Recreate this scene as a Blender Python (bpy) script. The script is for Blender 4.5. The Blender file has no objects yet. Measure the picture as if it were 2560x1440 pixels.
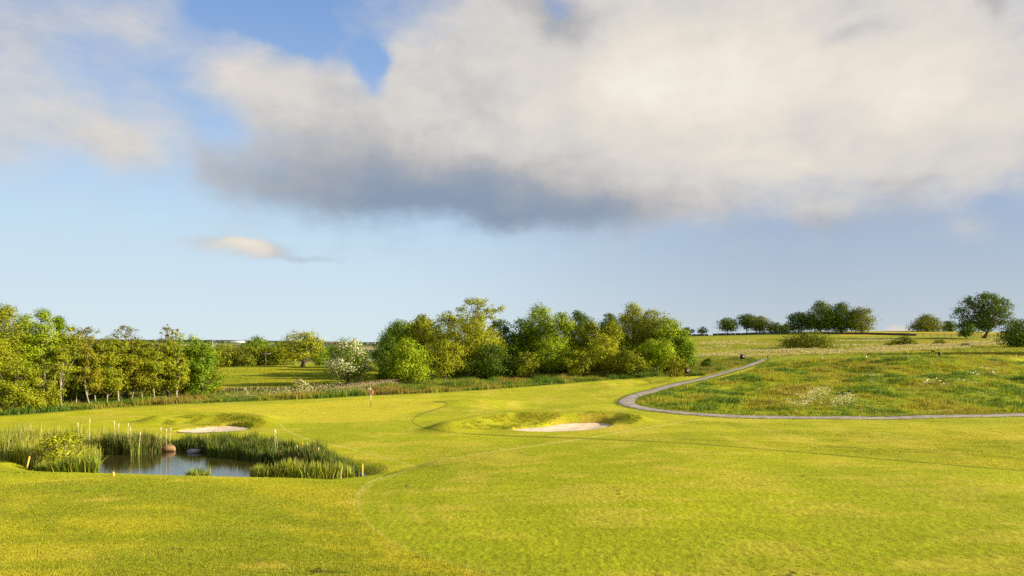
import bpy, math, random
import numpy as np
from mathutils import Vector
from mathutils.bvhtree import BVHTree

R = math.radians
F = 1707.0           # focal length in photo pixels (24 mm on 36 mm, 2560 px wide)
HY = 855.0           # eye level row in the photo
scene = bpy.context.scene
COL = scene.collection

# ------------------------------------------------------------------ helpers
def tag(o, label=None, cat=None, group=None, kind=None):
    if label: o['label'] = label
    if cat: o['category'] = cat
    if group: o['group'] = group
    if kind: o['kind'] = kind
    return o

def empty(name, loc, rz=0.0):
    o = bpy.data.objects.new(name, None); COL.objects.link(o)
    o.location = loc; o.rotation_euler = (0, 0, rz); o.empty_display_size = 0.5
    return o

def mesh_np(name, verts, quads=None, tris=None, mat=None, parent=None, col=None, smooth=False):
    """one mesh object from numpy arrays; col = (N,3) colour per vertex"""
    verts = np.asarray(verts, dtype=np.float32)
    me = bpy.data.meshes.new(name)
    nq = 0 if quads is None else len(quads); nt = 0 if tris is None else len(tris)
    me.vertices.add(len(verts)); me.vertices.foreach_set('co', verts.ravel())
    loops = []
    if nq: loops.append(np.asarray(quads, dtype=np.int32).ravel())
    if nt: loops.append(np.asarray(tris, dtype=np.int32).ravel())
    loops = np.concatenate(loops)
    me.loops.add(len(loops)); me.loops.foreach_set('vertex_index', loops)
    starts = np.concatenate([np.arange(nq) * 4, nq * 4 + np.arange(nt) * 3]).astype(np.int32)
    me.polygons.add(nq + nt); me.polygons.foreach_set('loop_start', starts)
    try:
        tot = np.concatenate([np.full(nq, 4), np.full(nt, 3)]).astype(np.int32)
        me.polygons.foreach_set('loop_total', tot)
    except Exception:
        pass
    me.update(calc_edges=True)
    if col is not None:
        a = me.attributes.new('Col', 'FLOAT_COLOR', 'POINT')
        c = np.ones((len(verts), 4), dtype=np.float32); c[:, :3] = col
        a.data.foreach_set('color', c.ravel())
    if smooth:
        me.polygons.foreach_set('use_smooth', np.ones(nq + nt, dtype=bool))
    if mat: me.materials.append(mat)
    o = bpy.data.objects.new(name, me); COL.objects.link(o)
    if parent: o.parent = parent
    return o

class MB:
    """collects boxes and tubes into one mesh"""
    def __init__(s): s.v = []; s.q = []; s.t = []; s.n = 0
    def add(s, v, q=(), t=()):
        v = np.asarray(v, float)
        s.v.append(v)
        if len(q): s.q.append(np.asarray(q) + s.n)
        if len(t): s.t.append(np.asarray(t) + s.n)
        s.n += len(v)
    def box(s, c, size, rz=0.0, rx=0.0, taper=1.0, ry=0.0):
        x, y, z = [k / 2 for k in size]
        v = np.array([[-x, -y, -z], [x, -y, -z], [x, y, -z], [-x, y, -z],
                      [-x * taper, -y * taper, z], [x * taper, -y * taper, z], [x * taper, y * taper, z], [-x * taper, y * taper, z]])
        if rx: v = v @ np.array([[1, 0, 0], [0, math.cos(rx), math.sin(rx)], [0, -math.sin(rx), math.cos(rx)]])
        if ry: v = v @ np.array([[math.cos(ry), 0, -math.sin(ry)], [0, 1, 0], [math.sin(ry), 0, math.cos(ry)]])
        if rz: v = v @ np.array([[math.cos(rz), math.sin(rz), 0], [-math.sin(rz), math.cos(rz), 0], [0, 0, 1]])
        s.add(v + np.array(c), [[0, 3, 2, 1], [4, 5, 6, 7], [0, 1, 5, 4], [1, 2, 6, 5], [2, 3, 7, 6], [3, 0, 4, 7]])
    def tube(s, pts, rad, n=6, cap=True):
        pts = np.asarray(pts, float); rad = np.broadcast_to(np.asarray(rad, float), (len(pts),))
        d = np.gradient(pts, axis=0); d /= (np.linalg.norm(d, axis=1, keepdims=True) + 1e-9)
        up = np.array([0, 0, 1.0]) if abs(d[:, 2]).mean() < .8 else np.array([1.0, 0, 0])
        a = np.cross(d, up); a /= (np.linalg.norm(a, axis=1, keepdims=True) + 1e-9)
        b = np.cross(d, a)
        th = np.linspace(0, 2 * math.pi, n, endpoint=False)
        v = pts[:, None, :] + rad[:, None, None] * (np.cos(th)[None, :, None] * a[:, None, :] + np.sin(th)[None, :, None] * b[:, None, :])
        v = v.reshape(-1, 3)
        q = []
        for i in range(len(pts) - 1):
            for j in range(n):
                q.append([i * n + j, i * n + (j + 1) % n, (i + 1) * n + (j + 1) % n, (i + 1) * n + j])
        t = []
        if cap:
            v = np.vstack([v, pts[:1], pts[-1:]])
            c0 = len(v) - 2; c1 = len(v) - 1; L = (len(pts) - 1) * n
            for j in range(n):
                t.append([c0, (j + 1) % n, j]); t.append([c1, L + j, L + (j + 1) % n])
        s.add(v, q, t)
    def build(s, name, mat, parent=None, smooth=False, col=None):
        return mesh_np(name, np.vstack(s.v), np.vstack(s.q) if s.q else None, np.vstack(s.t) if s.t else None, mat, parent, col, smooth)

def _hash(i, j, seed):
    n = (i.astype(np.int64) * 374761393 + j.astype(np.int64) * 668265263 + seed * 1442695041) & 0xFFFFFFFF
    n = ((n ^ (n >> 13)) * 1274126177) & 0xFFFFFFFF
    n = (n ^ (n >> 16)) & 0xFFFFFFFF
    return n / 4294967295.0

def vnoise(x, y, seed=0):
    xi = np.floor(x); yi = np.floor(y); fx = x - xi; fy = y - yi
    fx = fx * fx * (3 - 2 * fx); fy = fy * fy * (3 - 2 * fy)
    a = _hash(xi, yi, seed); b = _hash(xi + 1, yi, seed); c = _hash(xi, yi + 1, seed); d = _hash(xi + 1, yi + 1, seed)
    return (a * (1 - fx) + b * fx) * (1 - fy) + (c * (1 - fx) + d * fx) * fy

def fbm(x, y, seed=0, oct=4):
    v = 0.0; a = .5; s = 0
    for k in range(oct):
        v = v + a * vnoise(x * 2 ** k + 17.3 * k, y * 2 ** k - 9.1 * k, seed + k); s += a; a *= .5
    return v / s

def sstep(a, b, x):
    t = np.clip((x - a) / (b - a), 0, 1); return t * t * (3 - 2 * t)

def seg_dist(px, py, A, B):
    dx, dy = B[0] - A[0], B[1] - A[1]
    t = np.clip(((px - A[0]) * dx + (py - A[1]) * dy) / (dx * dx + dy * dy + 1e-12), 0, 1)
    return np.hypot(px - A[0] - t * dx, py - A[1] - t * dy)

def poly_sdf(px, py, P):
    """signed distance to a closed polygon, negative inside"""
    d = np.full(np.shape(px), 1e9); ins = np.zeros(np.shape(px), bool)
    n = len(P)
    for i in range(n):
        A = P[i]; B = P[(i + 1) % n]
        d = np.minimum(d, seg_dist(px, py, A, B))
        c = ((A[1] > py) != (B[1] > py)) & (px < (B[0] - A[0]) * (py - A[1]) / (B[1] - A[1] + 1e-12) + A[0])
        ins ^= c
    return np.where(ins, -d, d)

def line_dist(px, py, P):
    d = np.full(np.shape(px), 1e9)
    for i in range(len(P) - 1): d = np.minimum(d, seg_dist(px, py, P[i], P[i + 1]))
    return d

def smooth_poly(P, n=4, closed=True):
    P = np.asarray(P, float)
    for _ in range(n):
        if closed:
            Q = np.roll(P, -1, 0)
            P = np.stack([.75 * P + .25 * Q, .25 * P + .75 * Q], 1).reshape(-1, P.shape[1])
        else:
            A, B = P[:-1], P[1:]
            M = np.stack([.75 * A + .25 * B, .25 * A + .75 * B], 1).reshape(-1, P.shape[1])
            P = np.vstack([P[:1], M, P[-1:]])
    return P

def onplane(pts, z):
    """photo rows/columns on a level surface at height z -> ground coordinates"""
    out = []
    for (px, py) in pts:
        Y = -z * F / (py - HY); out.append(((px - 1280) / F * Y, Y))
    return np.array(out)

# ------------------------------------------------------------------ terrain
TY = [4, 8, 13, 20, 29, 36, 42, 50, 58, 66, 75, 88, 105, 125, 150, 180, 220, 270, 330, 400, 600, 1000, 2000, 3500, 6000, 9000]
TX = [-900, 0, 320, 640, 960, 1280, 1600, 1920, 2240, 2560, 3400]
c0 = [-2.6, -3.6, -4.46, -5.05, -5.74, -6.2, -6.45, -6.6, -6.7, -6.85, -6.95, -7.2, -7.3, -7.3, -7, -7.5, -9, -11, -13, -15, -20, -24, -18, 4, 22, 30]
c1 = [-2.6, -3.6, -4.46, -5.05, -5.74, -6.2, -6.35, -6.4, -6.35, -6.45, -6.55, -7.0, -6.9, -6.5, -6.2, -7, -9, -11, -13, -15, -19, -24, -18, 4, 20, 28]
c2 = [-2.6, -3.6, -4.46, -5.07, -5.78, -6.25, -6.35, -6.4, -6.15, -6.05, -6.1, -6.6, -6.2, -5.6, -5.2, -6.0, -8, -10, -12, -14, -18, -22, -19, -3, 12, 20]
c3 = [-2.6, -3.6, -4.46, -5.1, -5.85, -6.25, -6.35, -6.25, -6.15, -6.05, -5.95, -6.1, -6.15, -5.95, -5.7, -6.3, -7.5, -9.5, -11, -13, -17, -24, -24, -17, -10, -6]
c4 = [-2.6, -3.6, -4.46, -5.0, -5.6, -5.85, -6.0, -6.1, -6.1, -6.0, -5.95, -5.9, -5.8, -5.6, -5.2, -5, -4.5, -4, -3, -3, -6, -14, -22, -20, -15, -12]
c5 = [-2.6, -3.6, -4.46, -4.95, -5.5, -5.8, -5.95, -6.05, -6.1, -6.05, -5.85, -5.55, -5.1, -4.7, -4.2, -3.3, -2, 0, 3.2, 3.4, 0, -6, -15, -20, -20, -20]
c6 = [-2.6, -3.6, -4.46, -4.9, -5.4, -5.75, -5.95, -6.1, -6.2, -6.1, -5.9, -5.3, -4.6, -3.8, -3.2, -2.4, -.9, 1.4, 4.5, 4.7, 1, -6, -15, -20, -20, -20]
c7 = [-2.6, -3.6, -4.46, -4.9, -5.4, -5.75, -5.95, -6.1, -6.15, -5.95, -5.5, -4.4, -2.6, -2.3, -2.2, -1.2, .3, 2.2, 5.4, 7.6, 5, -6, -15, -20, -20, -20]
c8 = [-2.6, -3.6, -4.46, -4.9, -5.4, -5.75, -5.9, -6.0, -6.02, -5.8, -5.3, -4.1, -2.9, -2.75, -2.0, -.9, .5, 2.4, 4.4, 5.0, 4, -6, -15, -20, -20, -20]
TAB = np.array([c0, c0, c1, c2, c3, c4, c5, c6, c7, c8, c8])      # column, depth
NU, NV = 430, 500
_u = np.linspace(-900, 3400, NU); _v = np.linspace(math.log(4), math.log(9000), NV)
_t = np.array([np.interp(_v, np.log(TY), row) for row in TAB])
_T = np.array([np.interp(_u, TX, _t[:, k]) for k in range(NV)]).T
def _blur(A, s, ax):
    k = np.exp(-.5 * (np.arange(-int(3 * s), int(3 * s) + 1) / s) ** 2); k /= k.sum()
    n = len(k) // 2
    P = np.take(A, np.clip(np.arange(-n, A.shape[ax] + n), 0, A.shape[ax] - 1), axis=ax)
    return np.apply_along_axis(lambda m: np.convolve(m, k, mode='valid'), ax, P)
_T = _blur(_blur(_T, 13, 0), 5, 1)

def base_h(X, Y):
    Yc = np.maximum(Y, 4.0)
    u = np.clip(X / Yc * F + 1280, -899, 3399); v = np.log(np.minimum(Yc, 8990))
    a = (u + 900) / 4300 * (NU - 1); b = (v - math.log(4)) / (math.log(9000) - math.log(4)) * (NV - 1)
    i = np.clip(a.astype(int), 0, NU - 2); j = np.clip(b.astype(int), 0, NV - 2); fa = a - i; fb = b - j
    z = (_T[i, j] * (1 - fa) + _T[i + 1, j] * fa) * (1 - fb) + (_T[i, j + 1] * (1 - fa) + _T[i + 1, j + 1] * fa) * fb
    near = sstep(4, -6, Y)                                        # the bank the photographer stands on
    return z * (1 - near) + (-1.9) * near

WATER_Z = -6.5
POND = smooth_poly(onplane([(120, 1196), (300, 1206), (600, 1212), (800, 1212), (905, 1200), (885, 1180), (800, 1163),
                            (640, 1146), (520, 1132), (430, 1127), (300, 1124), (200, 1126), (110, 1140), (80, 1170)], WATER_Z), 2)
SAND1 = smooth_poly(onplane([(440, 1082), (478, 1075), (520, 1070), (570, 1068), (622, 1072), (612, 1077), (565, 1081), (500, 1084)], -6.5), 2)
SAND2 = smooth_poly(onplane([(1280, 1077), (1325, 1073), (1372, 1069), (1405, 1062), (1470, 1059), (1530, 1061), (1505, 1072), (1465, 1081), (1400, 1085), (1330, 1084)], -6.3), 2)
RID1 = onplane([(400, 1046), (460, 1042), (530, 1040), (590, 1040), (640, 1046), (655, 1051)], -6.1)
RID2 = onplane([(1120, 1062), (1200, 1048), (1280, 1040), (1400, 1041), (1500, 1038), (1550, 1039), (1582, 1044)], -5.8)

PATH_W = []      # the path's centre line, filled in below; the hummocks keep clear of it
def ridge(X, Y, P, amp, w):
    d = line_dist(X, Y, P); return amp * np.exp(-(d / w) ** 2)

def H(X, Y, micro=True):
    X = np.asarray(X, float); Y = np.asarray(Y, float)
    z = base_h(X, Y)
    # mounds behind the bunkers and beside the green
    z = z + ridge(X, Y, RID1, .50, 1.5) + ridge(X, Y, RID2, .62, 1.45)
    cx, cy = (1190 - 1280) / F * 66, 66
    z = z + .55 * np.exp(-((X - cx) / 4.4) ** 2 - ((Y - cy) / 2.6) ** 2)
    cx, cy = (1310 - 1280) / F * 64, 64
    z = z - .12 * np.exp(-((X - cx) / 3.5) ** 2 - ((Y - cy) / 3) ** 2)
    # undulation
    r = np.hypot(X, Y)
    z = z + (fbm(X / 9, Y / 9, 5, 3) - .5) * .27 * sstep(10, 25, r) + (fbm(X / 45, Y / 45, 9, 2) - .5) * 1.2 * sstep(110, 260, r) * sstep(-3000, 60, X)
    z = z + (fbm(X / 500, Y / 500, 19, 3) - .5) * 14 * sstep(500, 1800, r)
    # hummocks of the rough meadow on the right
    me = sstep(58, 66, Y) * sstep(130, 105, Y) * sstep(8, 18, X)
    if PATH_W: me = me * np.where(me > 0, sstep(1.3, 7.0, line_dist(np.where(me > 0, X, 0), np.where(me > 0, Y, 0), PATH_W)), 0)
    else: me = me * 0
    z = z + me * ((fbm(X / 3.2, Y / 3.2, 31, 3) - .45) * .75 + (fbm(X / 9, Y / 8, 33, 2) - .5) * 1.5)
    z = z + .8 * np.exp(-((X - 57) / 7) ** 2 - ((Y - 98) / 4.5) ** 2)
    # trough where the mown edges meet
    z = z - .10 * np.exp(-(seg_dist(X, Y, (-4.6, 33.0), (-8.0, 30.3)) / .9) ** 2)
    # bunkers
    for P, fl in ((SAND1, -6.68), (SAND2, -6.5)):
        m = (abs(X - P[:, 0].mean()) < 14) & (abs(Y - P[:, 1].mean()) < 10)
        if np.any(m):
            sd = np.where(m, poly_sdf(np.where(m, X, 1e3), np.where(m, Y, 1e3), P), 99)
            s = sstep(.55, -.1, sd)
            zz = z * (1 - s) + fl * s
            z = np.where(sd < .55, np.minimum(zz, z), z)
    # pond basin
    m = (abs(X + 14) < 22) & (abs(Y - 36) < 14)
    if np.any(m):
        sd = np.where(m, poly_sdf(np.where(m, X, 1e3), np.where(m, Y, 1e3), POND), 99)
        s = sstep(1.6, -1.0, sd)
        z = np.where(sd < 1.6, z * (1 - s) + (-7.0) * s, z)
    return z

def h1(x, y): return float(H(np.array([x]), np.array([y]))[0])

def at(px, py, y0=12.0, y1=6000.0):
    """first place where the photo's line of sight meets the ground"""
    Ys = np.exp(np.linspace(math.log(y0), math.log(y1), 5000)); Xs = (px - 1280) / F * Ys
    rows = HY - H(Xs, Ys) / Ys * F
    k = np.argmax(rows <= py)
    return np.array([Xs[k], Ys[k], float(H(Xs[k:k + 1], Ys[k:k + 1])[0])])

def depth_at(px, Y):
    X = (px - 1280) / F * Y; return np.array([X, Y, h1(X, Y)])

# ------------------------------------------------------------------ materials
def new_mat(name):
    m = bpy.data.materials.new(name); m.use_nodes = True; nt = m.node_tree; nt.nodes.clear()
    return m, nt, nt.nodes.new, nt.links.new

def mat_vcol(name, transl=.0, rough=.7, spec=.2, bump=0.0, nscale=30, var=.25, fine=None):
    m, nt, N, L = new_mat(name)
    at_ = N('ShaderNodeAttribute'); at_.attribute_name = 'Col'
    tc = N('ShaderNodeTexCoord'); no = N('ShaderNodeTexNoise'); no.inputs['Scale'].default_value = nscale; no.inputs['Detail'].default_value = 3
    L(tc.outputs['Object'], no.inputs['Vector'])
    mr = N('ShaderNodeMapRange'); mr.inputs['To Min'].default_value = 1 - var; mr.inputs['To Max'].default_value = 1 + var
    mr.inputs['From Min'].default_value = .3; mr.inputs['From Max'].default_value = .7
    L(no.outputs['Fac'], mr.inputs['Value'])
    mx = N('ShaderNodeVectorMath'); mx.operation = 'SCALE'; L(at_.outputs['Color'], mx.inputs[0]); L(mr.outputs[0], mx.inputs['Scale'])
    p = N('ShaderNodeBsdfPrincipled'); p.inputs['Roughness'].default_value = rough; p.inputs['Specular IOR Level'].default_value = spec
    L(mx.outputs[0], p.inputs['Base Color'])
    out = N('ShaderNodeOutputMaterial'); sh = p.outputs[0]
    if transl:
        tr = N('ShaderNodeBsdfTranslucent'); tint = N('ShaderNodeVectorMath'); tint.operation = 'MULTIPLY'; tint.inputs[1].default_value = (1.15, 1.1, .6)
        L(mx.outputs[0], tint.inputs[0]); L(tint.outputs[0], tr.inputs['Color'])
        ms = N('ShaderNodeMixShader'); ms.inputs[0].default_value = transl; L(p.outputs[0], ms.inputs[1]); L(tr.outputs[0], ms.inputs[2]); sh = ms.outputs[0]
    if bump:
        b = N('ShaderNodeBump'); b.inputs['Strength'].default_value = 1; b.inputs['Distance'].default_value = bump
        L(no.outputs['Fac'], b.inputs['Height']); L(b.outputs[0], p.inputs['Normal'])
    L(sh, out.inputs[0])
    return m

def mat_plain(name, c1, c2, scale=8, rough=.8, bump=0.0, spec=.3, metal=0.0, detail=4):
    m, nt, N, L = new_mat(name)
    tc = N('ShaderNodeTexCoord'); no = N('ShaderNodeTexNoise'); no.inputs['Scale'].default_value = scale; no.inputs['Detail'].default_value = detail
    L(tc.outputs['Object'], no.inputs['Vector'])
    cr = N('ShaderNodeValToRGB'); cr.color_ramp.elements[0].position = .35; cr.color_ramp.elements[1].position = .65
    cr.color_ramp.elements[0].color = (*c1, 1); cr.color_ramp.elements[1].color = (*c2, 1)
    L(no.outputs['Fac'], cr.inputs[0])
    p = N('ShaderNodeBsdfPrincipled'); p.inputs['Roughness'].default_value = rough; p.inputs['Metallic'].default_value = metal
    p.inputs['Specular IOR Level'].default_value = spec
    L(cr.outputs[0], p.inputs['Base Color'])
    if bump:
        b = N('ShaderNodeBump'); b.inputs['Distance'].default_value = bump; L(no.outputs['Fac'], b.inputs['Height']); L(b.outputs[0], p.inputs['Normal'])
    out = N('ShaderNodeOutputMaterial'); L(p.outputs[0], out.inputs[0])
    return m

def mat_ground():
    m, nt, N, L = new_mat('turf')
    at_ = N('ShaderNodeAttribute'); at_.attribute_name = 'Col'
    geo = N('ShaderNodeNewGeometry')
    def noise(sc, det=4, rough=.6, stretch=None):
        n = N('ShaderNodeTexNoise'); n.inputs['Scale'].default_value = sc; n.inputs['Detail'].default_value = det; n.inputs['Roughness'].default_value = rough
        if stretch:
            mp = N('ShaderNodeMapping'); mp.inputs['Scale'].default_value = stretch; mp.inputs['Rotation'].default_value = (0, 0, R(8)); L(geo.outputs['Position'], mp.inputs[0]); L(mp.outputs[0], n.inputs['Vector'])
        else: L(geo.outputs['Position'], n.inputs['Vector'])
        return n
    n1 = noise(15, 5, .8, (1, 1.0, 1)); n2 = noise(1.3, 6, .75, (.7, 1.2, 1)); n3 = noise(55, 3, .7)
    def rng(n, lo, hi, a=.3, b=.7):
        r = N('ShaderNodeMapRange'); r.inputs['From Min'].default_value = a; r.inputs['From Max'].default_value = b
        r.inputs['To Min'].default_value = lo; r.inputs['To Max'].default_value = hi; L(n.outputs['Fac'], r.inputs['Value']); return r
    a = rng(n1, .78, 1.24); b = rng(n2, .80, 1.18); c = rng(n3, .72, 1.28)
    m1 = N('ShaderNodeMath'); m1.operation = 'MULTIPLY'; L(a.outputs[0], m1.inputs[0]); L(b.outputs[0], m1.inputs[1])
    m2 = N('ShaderNodeMath'); m2.operation = 'MULTIPLY'; L(m1.outputs[0], m2.inputs[0]); L(c.outputs[0], m2.inputs[1])
    sc = N('ShaderNodeVectorMath'); sc.operation = 'SCALE'; L(at_.outputs['Color'], sc.inputs[0]); L(m2.outputs[0], sc.inputs['Scale'])
    # straw coloured blades mixed in
    n4 = noise(14, 4, .8); r4 = rng(n4, 0, .5, .52, .72)
    st = N('ShaderNodeMix'); st.data_type = 'RGBA'; L(r4.outputs[0], st.inputs['Factor']); L(sc.outputs[0], st.inputs['A'])
    hs = N('ShaderNodeVectorMath'); hs.operation = 'MULTIPLY_ADD'; hs.inputs[1].default_value = (1.15, .95, .9); hs.inputs[2].default_value = (.035, .02, .006); L(sc.outputs[0], hs.inputs[0])
    L(hs.outputs[0], st.inputs['B'])
    p = N('ShaderNodeBsdfPrincipled'); p.inputs['Roughness'].default_value = .9; p.inputs['Specular IOR Level'].default_value = .05
    L(st.outputs['Result'], p.inputs['Base Color'])
    ad = N('ShaderNodeMath'); ad.operation = 'ADD'; L(n1.outputs['Fac'], ad.inputs[0])
    hf = N('ShaderNodeMath'); hf.operation = 'MULTIPLY'; hf.inputs[1].default_value = .45; L(n3.outputs['Fac'], hf.inputs[0]); L(hf.outputs[0], ad.inputs[1])
    bp = N('ShaderNodeBump'); bp.inputs['Strength'].default_value = .9; bp.inputs['Distance'].default_value = BUMP_D; L(ad.outputs[0], bp.inputs['Height']); L(bp.outputs[0], p.inputs['Normal'])
    out = N('ShaderNodeOutputMaterial'); L(p.outputs[0], out.inputs[0])
    return m

BUMP_D = .020; HAZE = 3e-5
M_turf = mat_ground()
M_leaf = mat_vcol('foliage', transl=.30, rough=.8, spec=.06, nscale=3, var=.18)
M_blade = mat_vcol('grass_blades', transl=.35, rough=.6, spec=.2, nscale=2, var=.15)
M_bark = mat_plain('bark', (.07, .05, .033), (.14, .11, .075), 9, .9, .02)
M_bark_pale = mat_plain('pale_bark', (.13, .11, .07), (.33, .29, .20), 6, .85, .01)
M_sand = mat_plain('bunker_sand', (.46, .355, .23), (.60, .48, .33), 2, .95, .015)
M_stone = mat_plain('dry_stone', (.085, .06, .035), (.20, .15, .085), 6, .95, .03)
M_stone_dark = mat_plain('dark_stone', (.045, .04, .035), (.10, .09, .075), 5, .95, .03)
M_tar = mat_plain('path_tarmac', (.18, .145, .12), (.32, .27, .225), 1.6, .9, .01, detail=9)
M_darkwood = mat_plain('dark_stained_wood', (.035, .016, .011), (.07, .03, .02), 12, .7, .003)
M_wood = mat_plain('weathered_wood', (.16, .12, .08), (.28, .22, .15), 14, .85, .004)
M_polewood = mat_plain('creosoted_wood', (.05, .035, .025), (.10, .07, .05), 14, .85, .004)
M_white = mat_plain('white_paint', (.72, .70, .66), (.82, .80, .76), 10, .5)
M_red = mat_plain('red_cloth', (.42, .09, .05), (.52, .12, .07), 6, .7)
M_yellow = mat_plain('yellow_paint', (.42, .30, .04), (.52, .38, .06), 8, .6)
M_metal = mat_plain('galvanised_steel', (.35, .36, .37), (.48, .49, .50), 6, .5, 0, .5, .6)
M_mark = mat_plain('sign_marking', (.30, .26, .22), (.40, .36, .30), 20, .6)

# ------------------------------------------------------------------ ground sheet
def build_ground():
    th = np.concatenate([np.linspace(-180, -60, 50, endpoint=False), np.linspace(-60, -41, 70, endpoint=False),
                         np.linspace(-41, 41, 930, endpoint=False), np.linspace(41, 60, 70, endpoint=False), np.linspace(60, 180, 51)])
    th = np.radians(th)
    r = [.8]
    while r[-1] < 12: r.append(r[-1] * 1.08)
    while r[-1] < 95: r.append(r[-1] * 1.0042)
    while r[-1] < 420: r.append(r[-1] * 1.008)
    while r[-1] < 9000: r.append(r[-1] * 1.03)
    r = np.array(r)
    T, RR = np.meshgrid(th, r)
    X = RR * np.sin(T); Y = RR * np.cos(T)
    Z = H(X, Y)
    px = np.where(Y > 1, X / np.maximum(Y, 1) * F + 1280, np.sign(X) * 5000); py = HY - Z / np.maximum(Y, 1) * F
    # ---- colour of the turf itself
    def c(*a): return np.array(a)
    col = np.zeros(X.shape + (3,)) + FAIR
    def lay(mask, cc):
        nonlocal col
        m = np.clip(mask, 0, 1)[..., None]; col = col * (1 - m) + np.array(cc) * m
    nA = fbm(X / 7, Y / 12, 41, 4); nB = fbm(X / 2.3, Y / 2.3, 43, 4); nC = fbm(X / 22, Y / 22, 47, 3)
    lay(sstep(.42, .62, nA) * .75, FAIR2)
    lay(sstep(.50, .66, fbm(X / 3, Y / 1.4, 83, 4)) * .35, STRAW)
    lay(sstep(.55, .8, nB) * .35, STRAW)
    # mower stripes
    st = np.sin((X * .93 + Y * .36) / 1.05); lay((st > 0) * .16 * sstep(70, 30, RR), FAIR2)
    # semi rough, foreground left
    SR = [(-600, 1160), (0, 1170), (120, 1185), (900, 1205), (885, 1262), (940, 1330), (1040, 1385), (1200, 1428), (1420, 1500), (1400, 4000), (-3000, 4000), (-3000, 1160)]
    sd = poly_sdf(px, py, smooth_poly(SR, 1))
    m = sstep(6, -10, sd) * (Y > 2) * (RR < 33) * (Y < 33)
    lay(m * .9, ROUGH)
    lay(m * sstep(.42, .62, fbm((X * .7 + Y * .7) / 2.2, (Y * .7 - X * .7) / 7, 53, 4)) * .8, ROUGH_D)
    lay(m * sstep(.55, .75, nB) * .6, STRAW)
    # rough beyond the fairway on the right
    E = smooth_poly([(1025, 1052), (1060, 1068), (1110, 1080), (1200, 1087), (1350, 1092), (1480, 1097), (1700, 1107), (1900, 1122), (2150, 1143), (2350, 1160), (2640, 1184)], 2, False)
    SRR = list(map(tuple, E)) + [(3500, 1200), (3500, 700), (1100, 700), (1100, 1012), (1040, 1030)]
    sd = poly_sdf(px, py, SRR); m = sstep(2, -3, sd) * (Y > 28) * (Y < 125)
    lay(m * .75, ROUGH_L)
    lay(m * sstep(.5, .7, fbm(X / 1.5, Y / 6, 57, 4)) * .45, STRAW)
    lay(m * sstep(.5, .68, fbm(X / 5, Y / 2.5, 59, 3)) * .5, ROUGH_D)
    # bank faces around the bunkers are longer, browner grass
    bd = np.minimum(line_dist(X, Y, RID1), line_dist(X, Y, RID2)); lay(sstep(2.6, 1.2, bd) * .75, ROUGH_B)
    # the putting green
    G = smooth_poly([(380, 1020), (470, 1013), (700, 1009), (860, 1002), (930, 995), (1040, 997), (1110, 1004), (1122, 1012), (1090, 1022), (1010, 1036), (960, 1052), (800, 1058), (700, 1048), (640, 1034), (480, 1030)], 2)
    sd = poly_sdf(px, py, G); m = sstep(3, -5, sd) * (Y > 50) * (Y < 80)
    lay(m * .9, GREEN)
    # rough behind: everything past the mown edge
    MB_ = smooth_poly([(-900, 1062), (0, 1043), (130, 1033), (300, 1019), (450, 1011), (620, 1005), (800, 998), (930, 990), (1060, 985), (1200, 977), (1350, 966), (1500, 953), (1640, 944), (1730, 941)], 2, False)
    top = np.interp(px, MB_[:, 0], MB_[:, 1])
    m = sstep(top + 1, top - 2, py) * (Y > 55) * (px < 1760) * (px > -2500)
    lay(m, FIELD_G)
    # pasture beyond the stone wall
    m = sstep(86, 92, Y) * (px < 960); lay(m, PAST)
    lay(m * sstep(.45, .7, nC) * .5, FAIR2)
    # meadow on the right inside the path bend and the hillside
    ED = np.array(PATH_W); Ysh = np.interp(X, ED[:, 0], ED[:, 1])
    mm = poly_sdf(px, py, MEADOW_PX); m = sstep(2, -2, mm) * (Y > 50) * (Y < 240)
    lay(m, MEAD)
    lay(m * sstep(.5, .66, fbm(X / 4, Y / 9, 61, 4)) * .6, MEAD_B)
    lay(m * sstep(.5, .66, fbm(X / 3, Y / 3, 67, 4)) * .6, ROUGH_D)
    hm = (Y > 150) * (px > 1640)
    lay(hm * sstep(150, 175, Y), HILL)
    lay(hm * sstep(.5, .66, fbm(X / 12, Y / 30, 71, 4)) * .6, MEAD_B)
    lay(hm * sstep(.48, .62, fbm(X / 18, Y / 14, 73, 4)) * .22 * sstep(290, 250, Y), STRAWL)
    lay(sstep(262, 275, Y) * (px > 2100) * (Y < 500), PASTY)
    # bright lit strip of mown turf at far right
    # far country
    far = sstep(400, 700, RR)
    fx = np.floor(X / 260 + .6 * vnoise(X / 300, Y / 500, 3)); fy = np.floor(Y / 420 + .5 * vnoise(X / 400, Y / 400, 4))
    hh = _hash(fx, fy, 77)[..., None]
    fc = np.where(hh < .25, c(.10, .14, .03), np.where(hh < .5, c(.20, .20, .06), np.where(hh < .75, c(.30, .24, .12), c(.07, .10, .035))))
    far = far[..., None]; col = col * (1 - far) + fc * far
    fr = sstep(4300, 5200, RR)[..., None]; col = col * (1 - fr) + c(.045, .06, .05) * fr
    # thin pale and dark lines where mowing heights change
    def pxline(pts, w, cc, s=1.0, ymin=24, ymax=75):
        d = line_dist(px, py, smooth_poly(pts, 2, False)); lay(sstep(w, w * .35, d) * s * (Y > ymin) * (Y < ymax), cc)
    PALE = c(.42, .38, .10)
    pxline([(1042, 1167), (1120, 1146), (1280, 1122), (1450, 1099), (1600, 1072), (1750, 1048)], 2.0, PALE, .6)
    pxline([(700, 1060), (722, 1082), (790, 1104), (880, 1122), (960, 1143), (1040, 1166)], 2.0, PALE, .6)
    pxline([(1040, 1168), (990, 1185), (920, 1203), (890, 1240)], 3.5, PALE, .5)
    ARC = [(1040, 1168), (960, 1196), (905, 1225), (890, 1262), (925, 1318), (1010, 1370), (1150, 1412), (1330, 1450)]
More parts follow.
